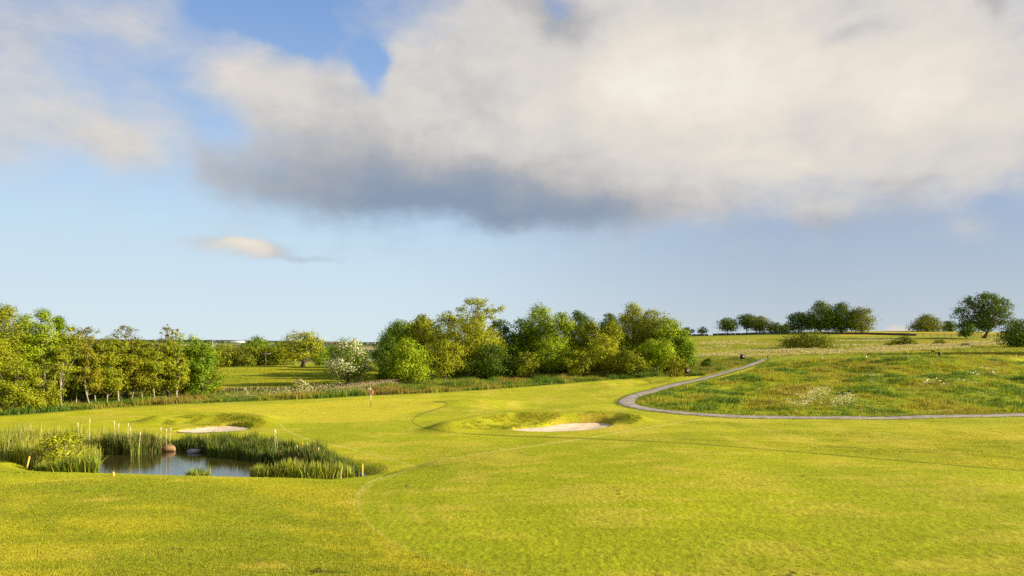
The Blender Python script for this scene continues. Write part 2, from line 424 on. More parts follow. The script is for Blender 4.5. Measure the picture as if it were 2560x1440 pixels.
    pxline(ARC, 5, PALE, .28, 8)
    for dx_, sg in ((34, FAIR2), (95, FAIR2), (165, FAIR2)):
        pxline([(p_[0] + dx_ * (1 if i_ > 1 else .5), p_[1] + (12 if i_ < 2 else 0) - dx_ * .10 * (i_ > 4)) for i_, p_ in enumerate(ARC)], 26, sg, .7, 8)
    for k_ in range(5):
        pxline([(-200, 1230 + k_ * 62), (250, 1215 + k_ * 66), (620, 1235 + k_ * 52), (860 + k_ * 30, 1285 + k_ * 34)], 17, ROUGH_D, .55, 8)
    DK = c(.05, .06, .008)
    pxline([(1085, 1004), (1112, 1005), (1122, 1011), (1095, 1022), (1050, 1035), (1026, 1052), (1045, 1066), (1110, 1080), (1220, 1088), (1400, 1094), (1480, 1097)], 1.9, DK, .6)
    pxline([(1480, 1097), (1700, 1107), (1900, 1122), (2150, 1143), (2350, 1160), (2640, 1184)], 1.8, DK, .55)
    pxline([(1700, 1098), (2000, 1108), (2250, 1128), (2560, 1146)], 1.6, DK, .3)
    pxline([(960, 1190), (1000, 1178), (1040, 1168), (1090, 1155)], 5.0, DK, .35)
    # earth edge round the sand and mud round the pond
    for P in (SAND1, SAND2):
        m = (abs(X - P[:, 0].mean()) < 10) & (abs(Y - P[:, 1].mean()) < 8)
        sd = np.where(m, poly_sdf(np.where(m, X, 1e3), np.where(m, Y, 1e3), P), 99)
        lay(sstep(.22, .02, sd) * .8, (.16, .09, .04))
        lay(sstep(1.6, .3, sd) * .45 * sstep(.4, .6, nB), (.34, .22, .04))
    m = (abs(X + 14) < 22) & (abs(Y - 36) < 14)
    sd = np.where(m, poly_sdf(np.where(m, X, 1e3), np.where(m, Y, 1e3), POND), 99)
    lay(sstep(.45, -.2, sd), (.05, .04, .022))
    spk = vnoise(X / .16, Y / .16, 87) * vnoise(X / 1.9, Y / 1.9, 88); lay(sstep(.72, .78, spk) * (RR < 45) * (RR > 9) * .7, (.05, .05, .012))
    # fine relief of the turf
    amp = .012 * sstep(60, 20, RR) + .02 * sstep(60, 100, RR) + .012
    Z = Z + (fbm(X / .10, Y / .16, 81, 2) - .5) * amp * 1.1 * (RR < 400)
    nr, nc = X.shape
    global G_TH, G_R, G_COL
    G_TH, G_R, G_COL = th, r, col
    idx = np.arange(nr * nc).reshape(nr, nc)
    q = np.stack([idx[:-1, :-1], idx[:-1, 1:], idx[1:, 1:], idx[1:, :-1]], -1).reshape(-1, 4)[:, ::-1]
    V = np.stack([X, Y, Z], -1).reshape(-1, 3)
    # close the hub
    V = np.vstack([V, [[0, 0, h1(0, 0)]]]); hub = len(V) - 1
    tr = np.stack([idx[0, :-1], idx[0, 1:], np.full(nc - 1, hub)], -1)[:, ::-1]
    colv = np.vstack([col.reshape(-1, 3), col[0, 0][None]])
    o = mesh_np('ground', V, q, tr, M_turf, None, colv, True)
    tag(o, kind='structure')
    return o

FAIR = np.array([.314, .325, .010]); FAIR2 = np.array([.238, .268, .008]); STRAW = np.array([.46, .36, .05])
ROUGH = np.array([.325, .305, .012]); ROUGH_D = np.array([.195, .228, .008]); ROUGH_L = np.array([.31, .31, .014])
ROUGH_B = np.array([.22, .23, .010]); GREEN = np.array([.40, .355, .022]); FIELD_G = np.array([.16, .20, .012]); PAST = np.array([.25, .25, .008])
MEAD = np.array([.20, .23, .010]); MEAD_B = np.array([.26, .22, .016]); HILL = np.array([.21, .235, .013])
STRAWL = np.array([.48, .40, .16]); PASTY = np.array([.33, .28, .02])

PATH_PX = [(2900, 1022), (2740, 1030), (2560, 1038), (2300, 1043), (2100, 1045), (1920, 1044), (1800, 1040), (1700, 1033), (1620, 1024), (1567, 1012), (1566, 1001), (1600, 986), (1660, 969), (1740, 952), (1800, 936), (1850, 922), (1882, 911), (1900, 904), (1915, 896)]
PATH_W = [tuple(at(a, b, 30, 200)[:2]) for a, b in PATH_PX]
MEADOW_PX = smooth_poly([(2900, 1036), (2560, 1033), (2300, 1038), (2100, 1040), (1900, 1037), (1780, 1032), (1690, 1024), (1610, 1015), (1586, 1004), (1610, 992), (1690, 972), (1770, 955), (1850, 935), (1900, 915), (1925, 897), (1990, 885), (2100, 888), (2300, 885), (2560, 905), (2900, 910)], 1)
ground = build_ground()
_gm = ground.data
gbvh = BVHTree.FromObject(ground, bpy.context.evaluated_depsgraph_get())
def gz(x, y):
    hit = gbvh.ray_cast(Vector((x, y, 200)), Vector((0, 0, -1)))
    return hit[0].z if hit[0] else h1(x, y)

# ------------------------------------------------------------------ path
def ribbon(name, P, width, lift, mat, kind='structure', step=.35):
    P = smooth_poly(P, 3, False)
    d = np.concatenate([[0], np.cumsum(np.hypot(*np.diff(P, axis=0).T))])
    s = np.arange(0, d[-1], step); C = np.stack([np.interp(s, d, P[:, 0]), np.interp(s, d, P[:, 1])], 1)
    T = np.gradient(C, axis=0); T /= np.linalg.norm(T, axis=1, keepdims=True); Nn = np.stack([-T[:, 1], T[:, 0]], 1)
    k = 9; offs = np.linspace(-.5, .5, k)
    V = []
    for i in range(len(C)):
        w = width * (1 + .04 * math.sin(i * .37) + .05 * math.sin(i * 1.7) + .07 * (float(vnoise(np.array([i * .6]), np.array([2.0]), 8)[0]) - .5))
        for j, o in enumerate(offs):
            x, y = C[i] + Nn[i] * o * w
            z = gz(x, y) + lift + .03 * (1 - (2 * o) ** 2)
            if j in (0, k - 1): z -= .12
            V.append((x, y, z))
    idx = np.arange(len(V)).reshape(-1, k)
    q = np.stack([idx[:-1, :-1], idx[:-1, 1:], idx[1:, 1:], idx[1:, :-1]], -1).reshape(-1, 4)
    o = mesh_np(name, V, q, None, mat, None, None, True)
    return tag(o, kind=kind)
ribbon('path', PATH_W, 2.05, .035, M_tar)
P2 = [tuple(at(a, b, 90, 240)[:2]) for a, b in [(2020, 899), (2100, 897.5), (2200, 895), (2290, 892)]]
ribbon('side_path', P2, 2.0, .05, M_sand)

# ------------------------------------------------------------------ sand and water sheets
def sheet(name, P, z, mat, grow=.25, bowl=0.0, n=60):
    P = np.asarray(P); lo = P.min(0) - grow - .3; hi = P.max(0) + grow + .3
    step = max((hi - lo)) / n
    xs = np.arange(lo[0], hi[0] + step, step); ys = np.arange(lo[1], hi[1] + step, step)
    Xg, Yg = np.meshgrid(xs, ys); sd = poly_sdf(Xg, Yg, P)
    Zg = z + bowl * sstep(-1.2, .2, sd) + (fbm(Xg / .8, Yg / .8, 91, 3) - .5) * (.04 if bowl else 0)
    idx = np.arange(Xg.size).reshape(Xg.shape)
    keep = (sd < grow); kq = keep[:-1, :-1] & keep[1:, 1:] & keep[1:, :-1] & keep[:-1, 1:]
    q = np.stack([idx[:-1, :-1], idx[:-1, 1:], idx[1:, 1:], idx[1:, :-1]], -1)[kq]
    used = np.unique(q); rem = np.zeros(Xg.size, int); rem[used] = np.arange(len(used))
    V = np.stack([Xg.ravel(), Yg.ravel(), Zg.ravel()], -1)[used]
    return mesh_np(name, V, rem[q], None, mat, None, None, True)
o = sheet('bunker', SAND1, -6.56, M_sand, .22, .13, 80)
tag(o, 'small pale sand bunker cut into the grassy bank left of the green', 'bunker', 'sand bunkers beside the green')
o = sheet('bunker', SAND2, -6.38, M_sand, .22, .13, 100)
tag(o, 'large pale sand bunker below the long mound near the path bend', 'bunker', 'sand bunkers beside the green')

def mat_water():
    m, nt, N, L = new_mat('pond_water')
    geo = N('ShaderNodeNewGeometry'); mp = N('ShaderNodeMapping'); mp.inputs['Scale'].default_value = (1.2, 4.0, 1)
    L(geo.outputs['Position'], mp.inputs[0])
    n = N('ShaderNodeTexNoise'); n.inputs['Scale'].default_value = 2.0; n.inputs['Detail'].default_value = 3; L(mp.outputs[0], n.inputs['Vector'])
    b = N('ShaderNodeBump'); b.inputs['Distance'].default_value = .006; b.inputs['Strength'].default_value = .5; L(n.outputs['Fac'], b.inputs['Height'])
    p = N('ShaderNodeBsdfPrincipled'); p.inputs['Base Color'].default_value = (.035, .03, .008, 1); p.inputs['Roughness'].default_value = .03
    p.inputs['IOR'].default_value = 1.6; p.inputs['Specular IOR Level'].default_value = 1.0
    L(b.outputs[0], p.inputs['Normal']); out = N('ShaderNodeOutputMaterial'); L(p.outputs[0], out.inputs[0])
    return m
tag(sheet('water', POND, WATER_Z, mat_water(), 1.3), kind='structure')

# ------------------------------------------------------------------ trees
def lin(r, g, b):
    f = lambda v: (v / 255 / 12.92) if v / 255 <= .04045 else ((v / 255 + .055) / 1.055) ** 2.4
    return np.array([f(r), f(g), f(b)])
PAL = {   # leaf colours (base colour of the leaf itself), two ends of a range
    'olive':  ((.125, .160, .010), (.290, .300, .014)),
    'yellow': ((.180, .215, .011), (.350, .350, .017)),
    'green':  ((.085, .160, .009), (.200, .280, .012)),
    'bright': ((.140, .220, .009), (.310, .370, .014)),
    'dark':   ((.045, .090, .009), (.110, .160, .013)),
    'brown':  ((.150, .150, .011), (.280, .255, .017)),
    'ridge':  ((.045, .085, .009), (.130, .175, .013)),
    'grey':   ((.150, .155, .040), (.260, .250, .075)),
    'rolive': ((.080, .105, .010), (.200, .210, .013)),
}
def profile(shape, t):
    t = np.clip(t, 0, 1)
    if shape == 'round': return np.sqrt(np.clip(1 - (2 * (t ** .85) - 1) ** 2, 0, 1)) ** .6 * .97 + .03
    if shape == 'dome': return np.sqrt(np.clip(1 - t ** 2, 0, 1)) * (.75 + .25 * sstep(0, .25, t))
    if shape == 'tall': return np.clip(1 - t ** 2.8, 0, 1) ** .6 * (.75 + .25 * sstep(0, .3, t))
    if shape == 'cone': return (1 - t) ** .75 * (.6 + .4 * sstep(0, .2, t))
    if shape == 'vase': return np.sqrt(np.clip(1 - (2 * (t ** 1.5) - 1) ** 2, 0, 1)) ** .8
    return np.sqrt(np.clip(1 - (2 * t - 1) ** 2, 0, 1))

def make_tree(name, label, cat, group, px, Y, top, wpx, pal='olive', shape='round', cb=.25, dens=1.0, trunk='dark', seed=0,
              lean=0.0, k=7.5, clump=.165, blossom=0.0, gap=.0, trunk_r=None, sprigs=.12, leaf=1.0):
    rng = np.random.default_rng(seed * 131 + 7)
    b = depth_at(px, Y); b[2] = gz(b[0], b[1]) - .08
    ztop = (HY - top) / F * Y; Ht = ztop - b[2]; Ht *= 1.03; W = wpx * Y / F * 1.26
    root = empty(name, b); tag(root, label, cat, group)
    s = np.clip(1.25 * Y / 683.0, .10, .5) * leaf
    # --- crown envelope
    c0 = Ht * cb; Hc = Ht - c0
    nC = int(np.clip(40 + 90 * dens * (W * Hc) / 45.0, 36, 230))
    t = rng.random(nC * 4) ** .85; pr = profile(shape, t) + .08
    keep = rng.random(nC * 4) < pr / pr.max(); t = t[keep][:nC]; n = len(t)
    ph = rng.random(n) * 2 * math.pi
    ph0 = rng.random(4) * 6.28
    wob = 1 + .16 * np.sin(2 * ph + ph0[0]) + .12 * np.sin(3 * ph + ph0[1] + 4 * t) + .10 * np.sin(5 * t * 3 + ph0[2] + ph)
    rho = (rng.random(n) ** .45) * .92
    Rr = W / 2 * profile(shape, t) * wob
    rc = W * clump * (.7 + .6 * rng.random(n)) * (1 - .35 * t)
    out_ = rng.random(n) < sprigs; rho[out_] *= 1.12; rc[out_] *= .6
    Rr = np.maximum(Rr - rc * .55, W * .03)
    lx = lean * Hc
    C = np.stack([np.cos(ph) * rho * Rr + lx * t, np.sin(ph) * rho * Rr, c0 + t * (Hc - rc * .35)], 1)
    C[:, 2] -= np.clip(rho - .5, 0, 1) * Hc * .06
    if gap: 
        kp = rng.random(n) > gap; C, rc, t, rho = C[kp], rc[kp], t[kp], rho[kp]; n = len(C)
    # --- wood
    mb = MB(); r0 = trunk_r or max(.06, Ht * .022)
    nt_ = 9; zz = np.linspace(0, 1, nt_)
    wv = rng.normal(0, 1, (2,)) * .03 * Ht; w2 = rng.normal(0, 1, (2,)) * .02 * Ht
    tp = np.stack([wv[0] * np.sin(zz * 3) + lx * zz * .8 + w2[0] * np.sin(zz * 7), wv[1] * np.sin(zz * 3) + w2[1] * np.sin(zz * 6), zz * (c0 + Hc * .82)], 1)
    tp[0, :2] = 0
    mb.tube(tp, r0 * (1 - .9 * zz) * np.where(zz == 0, 1.5, 1) + .012, 7)
    nL = min(int(6 + W), 14)
    order = rng.permutation(n)[:nL]
    limbs = [tp]
    for i in order:
        h0 = np.clip(C[i, 2] * .55 - .1 * Ht, c0 * .7, Ht * .75); f = h0 / (c0 + Hc * .82)
        st = np.array([np.interp(f, zz, tp[:, a]) for a in range(3)])
        tt = np.linspace(0, 1, 6)[:, None]; mid = (st + C[i]) / 2 + np.array([0, 0, -.05 * Ht]) + rng.normal(0, .04 * W, 3)
        P = (1 - tt) ** 2 * st + 2 * tt * (1 - tt) * mid + tt ** 2 * C[i]
        mb.tube(P, np.linspace(r0 * .5 * (1 - .5 * f), .015, 6), 5, False); limbs.append(P)
    LP = np.vstack(limbs)
    for i in range(n):
        d = np.linalg.norm(LP - C[i], axis=1) + np.where(LP[:, 2] > C[i, 2], 2, 0); j = np.argmin(d)
        if d[j] < .1: continue
        m_ = (LP[j] + C[i]) / 2 + rng.normal(0, .03 * W, 3)
        mb.tube([LP[j], m_, C[i]], [max(.02, r0 * .16), max(.014, r0 * .1), .01], 4, False)
    mb.build('trunk', {'pale': M_bark_pale}.get(trunk, M_bark), root, True)
    # --- leaves
    NL = int(k * dens * W * Hc / (s * s) * (1 - gap * .5)); NL = int(np.clip(NL, 300, 32000))
    wgt = rc ** 2; ci = rng.choice(n, NL, p=wgt / wgt.sum())
    g = rng.normal(0, 1, (NL, 3)); g /= np.linalg.norm(g, axis=1, keepdims=True)
    rad = rc[ci] * rng.random(NL) ** .42 * (1 + .6 * rng.random(NL) * (rng.random(NL) < .3))
    P = C[ci] + g * rad[:, None] * np.array([1.1, 1.1, .72])
    P[:, 2] = np.maximum(P[:, 2], .05)
    oc = P - np.array([lx * .5, 0, c0 + Hc * .35]); oc /= (np.linalg.norm(oc, axis=1, keepdims=True) + 1e-6)
    nn = g * .85 + oc * .55 + np.array([0, 0, .25]) + rng.normal(0, .38, (NL, 3)); nn /= np.linalg.norm(nn, axis=1, keepdims=True)
    a = np.cross(nn, rng.normal(0, 1, (NL, 3))); a /= np.linalg.norm(a, axis=1, keepdims=True); bb = np.cross(nn, a)
    sz = s * (.6 + .8 * rng.random(NL)); 
    V = np.stack([P - a * sz[:, None] * .62, P + bb * sz[:, None] * .38, P + a * sz[:, None] * .62, P - bb * sz[:, None] * .38], 1).reshape(-1, 3)
    lo, hi = PAL[pal]; lo = np.array(lo); hi = np.array(hi)
    cm = rng.random(n)[ci] * .75 + rng.random(NL) * .25
    cl = lo + (hi - lo) * cm[:, None]
    cl *= (1 + .16 * rng.normal(0, 1, (NL, 1))).clip(.55, 1.6)
    if blossom:
        fl = (rng.random(n)[ci] < blossom) & (rng.random(NL) < .62) | (rng.random(NL) < blossom * .25)
        cl[fl] = np.array([.56, .51, .35]) * (.8 + .35 * rng.random((fl.sum(), 1)))
    q = np.arange(NL * 4).reshape(-1, 4)
    mesh_np('crown', V, q, None, M_leaf, root, np.repeat(cl, 4, 0))
    return root

GW_L = 'trees of the left wood'; GW_C = 'trees of the middle wood'; GW_F = 'trees beyond the pasture'; GW_R = 'trees along the right skyline'
TREES = [
 # left wood, tall back part
 ('tree', 'tall green tree cut by the left edge of the photo', GW_L, -50, 67, 792, 150, dict(pal='olive', shape='tall', cb=.08)),
 ('tree', 'tall tree with wispy sprigs on top, first full one from the left edge', GW_L, 12, 70, 764, 130, dict(pal='olive', shape='tall', cb=.1, sprigs=.3)),
 ('tree', 'yellow green tree behind and just right of the wispy topped left tree', GW_L, 60, 76, 786, 115, dict(pal='bright', shape='tall', cb=.12)),
 ('tree', 'tallest bright green round topped tree of the left wood', GW_L, 108, 72, 774, 104, dict(pal='bright', shape='tall', cb=.12)),
 ('tree', 'narrow green tree with two feathery tips beside the tallest of the left wood', GW_L, 148, 75, 786, 76, dict(pal='green', shape='cone', cb=.15, sprigs=.3)),
 ('tree', 'green tree sloping down the right flank of the tall left group', GW_L, 178, 74, 812, 86, dict(pal='olive', shape='tall', cb=.12)),
 ('birch_tree', 'slim birch with a long leaning white trunk at the edge of the left wood', GW_L, 156, 67, 862, 60, dict(pal='olive', shape='round', cb=.45, trunk='pale', lean=.12, dens=.6, trunk_r=.075)),
 ('tree', 'low leafy brownish tree under the tall ones near the left edge', GW_L, 40, 64.5, 905, 100, dict(pal='olive', shape='round', cb=.05, trunk='pale')),
 ('tree', 'low bushy tree left of the leaning white birch trunk', GW_L, 112, 66, 900, 80, dict(pal='olive', shape='round', cb=.1, trunk='pale', dens=.8)),
 ('tree', 'sparse topped tree with bare looking twigs right of the tall left group', GW_L, 208, 76, 818, 66, dict(pal='grey', shape='vase', cb=.6, dens=.35, gap=.3, sprigs=.4)),
 ('tree', 'middle of the three thinly leaved tops poking above the left wood', GW_L, 316, 80, 816, 64, dict(pal='grey', shape='vase', cb=.55, dens=.33, gap=.3, sprigs=.4)),
 ('tree', 'thin upright leafless looking top just left of the rounded green tree', GW_L, 422, 82, 810, 50, dict(pal='grey', shape='vase', cb=.55, dens=.33, gap=.3, sprigs=.4)),
 ('tree', 'rounded fresh green tree topping the right part of the left wood', GW_L, 462, 79, 838, 104, dict(pal='bright', shape='round', cb=.12)),
 ('tree', 'leafy green tree ending the left wood at its right side', GW_L, 504, 78, 856, 80, dict(pal='green', shape='round', cb=.04)),
 ('young_tree', 'slim tree with a straight white trunk, second right of the birch', GW_L, 190, 71, 860, 62, dict(pal='olive', cb=0.22, trunk='pale', trunk_r=.05)),
 ('young_tree', 'thin brown leaved tree with the tallest straight white trunk of the row', GW_L, 225, 71, 846, 70, dict(pal='brown', cb=0.24, trunk='pale', trunk_r=.07)),
 ('young_tree', 'crooked slim tree with a forked pale foot at the wood edge', GW_L, 241, 72, 868, 58, dict(pal='olive', cb=0.24, trunk='pale', trunk_r=.06)),
 ('young_tree', 'slim yellowish tree between the crooked one and the paired trunks', GW_L, 267, 72.5, 846, 74, dict(pal='olive', cb=0.23, trunk='pale', trunk_r=.07)),
 ('young_tree', 'left one of the two pale trunks standing close together at wood edge', GW_L, 296, 73, 850, 66, dict(pal='olive', cb=0.26, trunk='pale', trunk_r=.09)),
 ('young_tree', 'right one of the two pale trunks standing close together at wood edge', GW_L, 303, 74.5, 858, 60, dict(pal='yellow', cb=0.24, trunk='pale', trunk_r=.06)),
 ('young_tree', 'slim curved tree just right of the close pair of pale trunks', GW_L, 326, 74, 854, 66, dict(pal='brown', cb=0.24, trunk='pale', trunk_r=.065, lean=.04)),
 ('young_tree', 'slim tree with straight pale trunk left of the long leaning stem', GW_L, 357, 74.5, 854, 68, dict(pal='olive', cb=0.24, trunk='pale', trunk_r=.07)),
 ('young_tree', 'slim tree with a pale stem leaning right through the leaves', GW_L, 384, 75, 852, 62, dict(pal='olive', cb=0.27, trunk='pale', trunk_r=.065, lean=.10)),
 ('young_tree', 'very thin pale stemmed tree right of the leaning stem', GW_L, 397, 76, 864, 52, dict(pal='yellow', cb=0.27, trunk='pale', trunk_r=.05)),
 ('young_tree', 'stout pale trunked tree below the rounded green crown', GW_L, 417, 76, 856, 66, dict(pal='olive', cb=0.24, trunk='pale', trunk_r=.1)),
 ('young_tree', 'last pale trunked tree at the right end of the wood edge', GW_L, 440, 76, 868, 64, dict(pal='olive', cb=0.22, trunk='pale', trunk_r=.1)),
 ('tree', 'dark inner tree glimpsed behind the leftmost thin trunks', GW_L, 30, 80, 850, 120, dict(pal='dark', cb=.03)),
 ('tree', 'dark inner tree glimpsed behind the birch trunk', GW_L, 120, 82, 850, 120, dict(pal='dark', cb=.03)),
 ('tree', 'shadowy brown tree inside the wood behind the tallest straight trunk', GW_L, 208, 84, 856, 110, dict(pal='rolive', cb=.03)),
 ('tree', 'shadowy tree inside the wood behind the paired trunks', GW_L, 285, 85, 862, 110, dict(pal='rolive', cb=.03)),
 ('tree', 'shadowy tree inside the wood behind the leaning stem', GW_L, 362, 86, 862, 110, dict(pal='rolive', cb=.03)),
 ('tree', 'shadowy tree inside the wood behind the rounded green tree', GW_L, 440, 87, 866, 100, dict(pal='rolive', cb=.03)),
 ('young_tree', 'small reddish brown sapling beside the stone wall end', None, 536, 80, 916, 46, dict(pal='brown', cb=.2, dens=.45, trunk_r=.04)),
 # beyond the pasture
 ('tree', 'brown green tree in the far row just right of the left wood', GW_F, 512, 225, 868, 66, dict(pal='rolive', cb=.05)),
 ('tree', 'broad russet tinged tree of the far row left of the dark dome', GW_F, 562, 222, 860, 84, dict(pal='olive', cb=.05)),
 ('tree', 'dark green tree in front of the dome shaped one in the far row', GW_F, 618, 222, 864, 64, dict(pal='rolive', cb=.05)),
 ('tree', 'dome shaped dark green tree rising above the far row', GW_F, 645, 250, 840, 84, dict(pal='green', shape='dome', cb=.1)),
 ('tree', 'olive tree of the far row behind the utility pole', GW_F, 668, 226, 868, 60, dict(pal='olive', cb=.05)),
 ('tree', 'yellow olive tree right of the utility pole', GW_F, 704, 224, 856, 62, dict(pal='olive', cb=.05)),
 ('tree', 'thin greyish tree touching the left side of the lone yellow tree', GW_F, 733, 228, 842, 48, dict(pal='grey', cb=.2, dens=.4, gap=.2)),
 ('tree', 'dark small tree of the far row right of the lone yellow tree', GW_F, 806, 232, 866, 52, dict(pal='green', cb=.05)),
 ('tree', 'low dark tree of the far row half behind the blossoming hawthorn', GW_F, 838, 236, 864, 46, dict(pal='rolive', cb=.05)),
 ('tree', 'lone yellow green tree with a thick leaning trunk on the pasture crest', None, 757, 152, 826, 88, dict(pal='yellow', shape='round', cb=.22, trunk_r=.42, lean=.06, dens=.8, sprigs=.25)),
 ('hawthorn_tree', 'hawthorn covered in cream blossom standing at the pasture wall', None, 872, 99, 846, 112, dict(pal='green', shape='round', cb=.12, blossom=.45, sprigs=.3)),
 ('blossom_bush', 'small bush with cream blossom leaning over the stone wall', None, 748, 82.5, 948, 52, dict(pal='olive', shape='dome', cb=.02, blossom=.6, trunk_r=.04)),
 # middle wood
 ('tree', 'dark green tree forming the left end of the middle wood', GW_C, 968, 110, 838, 70, dict(pal='dark', shape='round', cb=.06)),
 ('tree', 'bright green bushy tree leafy down to the ground at the left of the middle wood', GW_C, 1018, 98, 842, 110, dict(pal='bright', shape='tall', cb=.03)),
 ('tree', 'dark topped tree behind the bright bushy one', GW_C, 996, 118, 802, 88, dict(pal='green', shape='round', cb=.1)),
 ('tree', 'olive brown tree with soft rounded top left of the yellow trees', GW_C, 1054, 118, 786, 92, dict(pal='olive', shape='tall', cb=.1)),
 ('tree', 'low yellow olive tree in front with dark trunk over the shaded gap', GW_C, 1112, 103, 850, 96, dict(pal='olive', shape='round', cb=.25)),
 ('tree', 'yellow tree left of the open crowned ash', GW_C, 1116, 114, 782, 84, dict(pal='olive', shape='round', cb=.15)),
 ('ash_tree', 'open crowned tree with bare branches showing above all others of the middle wood', GW_C, 1196, 122, 748, 110, dict(pal='yellow', shape='vase', cb=.45, dens=.55, gap=.25, trunk_r=.3, clump=.09, sprigs=.2)),
 ('oak_tree', 'broad yellow green oak below the open crowned ash', GW_C, 1188, 110, 796, 140, dict(pal='yellow', shape='dome', cb=.28)),
 ('tree', 'dark green tree at the dip in the middle wood skyline', GW_C, 1250, 117, 800, 66, dict(pal='dark', shape='round', cb=.08)),
 ('tree', 'shaded green tree low in the middle of the wood', GW_C, 1236, 106, 858, 110, dict(pal='dark', shape='round', cb=.1)),
 ('tree', 'deep green tree right of the skyline dip', GW_C, 1304, 116, 800, 72, dict(pal='green', shape='round', cb=.08)),
 ('tree', 'tall fresh green tree with pointed top right of the skyline dip', GW_C, 1348, 118, 758, 118, dict(pal='bright', shape='tall', cb=.1, sprigs=.3)),
 ('tree', 'green tree with soft top between the pointed tree and the dark crown', GW_C, 1406, 114, 778, 92, dict(pal='bright', shape='tall', cb=.1)),
 ('tree', 'dark crown showing behind the olive tree in the middle wood', GW_C, 1446, 124, 780, 78, dict(pal='dark', shape='round', cb=.1)),
 ('tree', 'olive tree between the two dark crowns of the middle wood', GW_C, 1474, 113, 796, 88, dict(pal='olive', shape='tall', cb=.1)),
 ('tree', 'second dark crown behind, left of the pale tall top', GW_C, 1522, 126, 786, 66, dict(pal='dark', shape='round', cb=.1)),
 ('tree', 'yellowish tree in front of the second dark crown', GW_C, 1528, 112, 802, 88, dict(pal='olive', shape='tall', cb=.1)),
 ('tree', 'pale green tree with the highest top at the right of the middle wood', GW_C, 1582, 118, 758, 110, dict(pal='yellow', shape='tall', cb=.12, sprigs=.3, dens=.85)),
 ('tree', 'olive round tree right of the pale highest top', GW_C, 1632, 115, 776, 104, dict(pal='olive', shape='round', cb=.12)),
 ('tree', 'bright green tree on the right slope of the middle wood', GW_C, 1672, 112, 800, 98, dict(pal='bright', shape='round', cb=.08)),
 ('tree', 'lowest green tree ending the middle wood at the right', GW_C, 1702, 110, 826, 70, dict(pal='green', shape='round', cb=.06)),
 ('young_tree', 'slim olive sapling in front of the pointed green tree', GW_C, 1318, 105, 880, 62, dict(pal='olive', cb=.25, trunk='pale', trunk_r=.05)),
 ('young_tree', 'low olive sapling in front of the soft topped green tree', GW_C, 1386, 107, 842, 88, dict(pal='bright', cb=.2, trunk='pale', trunk_r=.05)),
 ('young_tree', 'low sapling with thin stems in front of the first dark crown', GW_C, 1446, 104, 878, 66, dict(pal='olive', cb=.22, trunk='pale', trunk_r=.05)),
 ('young_tree', 'low sapling with thin stems in front of the second dark crown', GW_C, 1508, 106, 836, 80, dict(pal='yellow', cb=.22, trunk='pale', trunk_r=.05)),
 ('young_tree', 'low yellow olive sapling below the pale highest top', GW_C, 1578, 103, 876, 70, dict(pal='olive', cb=.2, trunk='pale', trunk_r=.05)),
 ('young_tree', 'low sapling under the olive round tree at the right', GW_C, 1640, 105, 846, 92, dict(pal='bright', cb=.16, trunk_r=.05)),
 ('shrub', 'brown green shrub at the right foot of the middle wood', None, 1692, 103, 892, 50, dict(pal='brown', cb=.08, dens=.6, trunk_r=.04)),
 ('shrub', 'dark green shrub in the verge right of the middle wood', None, 1770, 118, 895, 40, dict(pal='dark', shape='dome', cb=.02, trunk_r=.04)),
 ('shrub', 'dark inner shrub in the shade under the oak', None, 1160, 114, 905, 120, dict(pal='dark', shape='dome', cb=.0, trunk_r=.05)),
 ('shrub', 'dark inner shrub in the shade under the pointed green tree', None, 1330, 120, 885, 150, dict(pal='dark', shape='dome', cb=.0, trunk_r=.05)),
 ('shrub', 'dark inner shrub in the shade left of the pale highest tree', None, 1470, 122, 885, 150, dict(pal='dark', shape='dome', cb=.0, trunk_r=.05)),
 ('tree', 'deep standing olive tree added behind the left end of the middle wood for its shadow', GW_C, 1022, 134, 806, 100, dict(pal='olive', cb=.04)),  # this and the next two: added to deepen the shadow on the pasture
 ('tree', 'farthest green tree added behind the left end of the middle wood for its shadow', GW_C, 985, 148, 818, 90, dict(pal='green', cb=.04)),
 ('tree', 'farthest olive tree added behind the yellow trees of the middle wood for its shadow', GW_C, 1062, 146, 796, 90, dict(pal='olive', cb=.04)),
 # right skyline
 ('tree', 'small dark tree just right of the middle wood on the skyline', GW_R, 1684, 322, 808, 28, dict(pal='ridge', cb=.2)),
 ('tree', 'left one of two tiny dark trees on the bare skyline', GW_R, 1719, 328, 819, 28, dict(pal='ridge', cb=.3)),
 ('tree', 'right one of two tiny dark trees on the bare skyline', GW_R, 1755, 328, 817, 28, dict(pal='ridge', cb=.3, gap=.2, dens=.7)),
 ('tree', 'round tree with a bare leg, left of the long skyline clump', GW_R, 1820, 326, 794, 54, dict(pal='ridge', cb=.28)),
 ('tree', 'taller left tree of the pair with sky showing beneath', GW_R, 1868, 326, 784, 46, dict(pal='ridge', cb=.3)),
 ('tree', 'yellower right tree of the pair with sky showing beneath', GW_R, 1900, 325, 790, 52, dict(pal='rolive', cb=.2)),
 ('tree', 'low dark tree between the skyline pair and the big clump', GW_R, 1938, 330, 806, 40, dict(pal='ridge', cb=.12)),
 ('tree', 'second low tree touching the big skyline clump', GW_R, 1964, 330, 810, 34, dict(pal='ridge', cb=.1)),
 ('tree', 'dark tree at the left end of the big skyline clump', GW_R, 1996, 318, 780, 56, dict(pal='ridge', cb=.14)),
 ('tree', 'highest domed tree of the big skyline clump', GW_R, 2054, 314, 752, 92, dict(pal='ridge', shape='dome', cb=.16)),
 ('tree', 'second big domed tree right of the highest in the clump', GW_R, 2104, 310, 757, 84, dict(pal='ridge', shape='dome', cb=.14)),
 ('tree', 'paler open tree at the right end of the big skyline clump', GW_R, 2152, 306, 768, 70, dict(pal='rolive', cb=.14, dens=.8)),
 ('tree', 'domed tree on the yellow pasture between the clump and the big lone tree', GW_R, 2318, 345, 785, 78, dict(pal='rolive', shape='dome', cb=.05)),
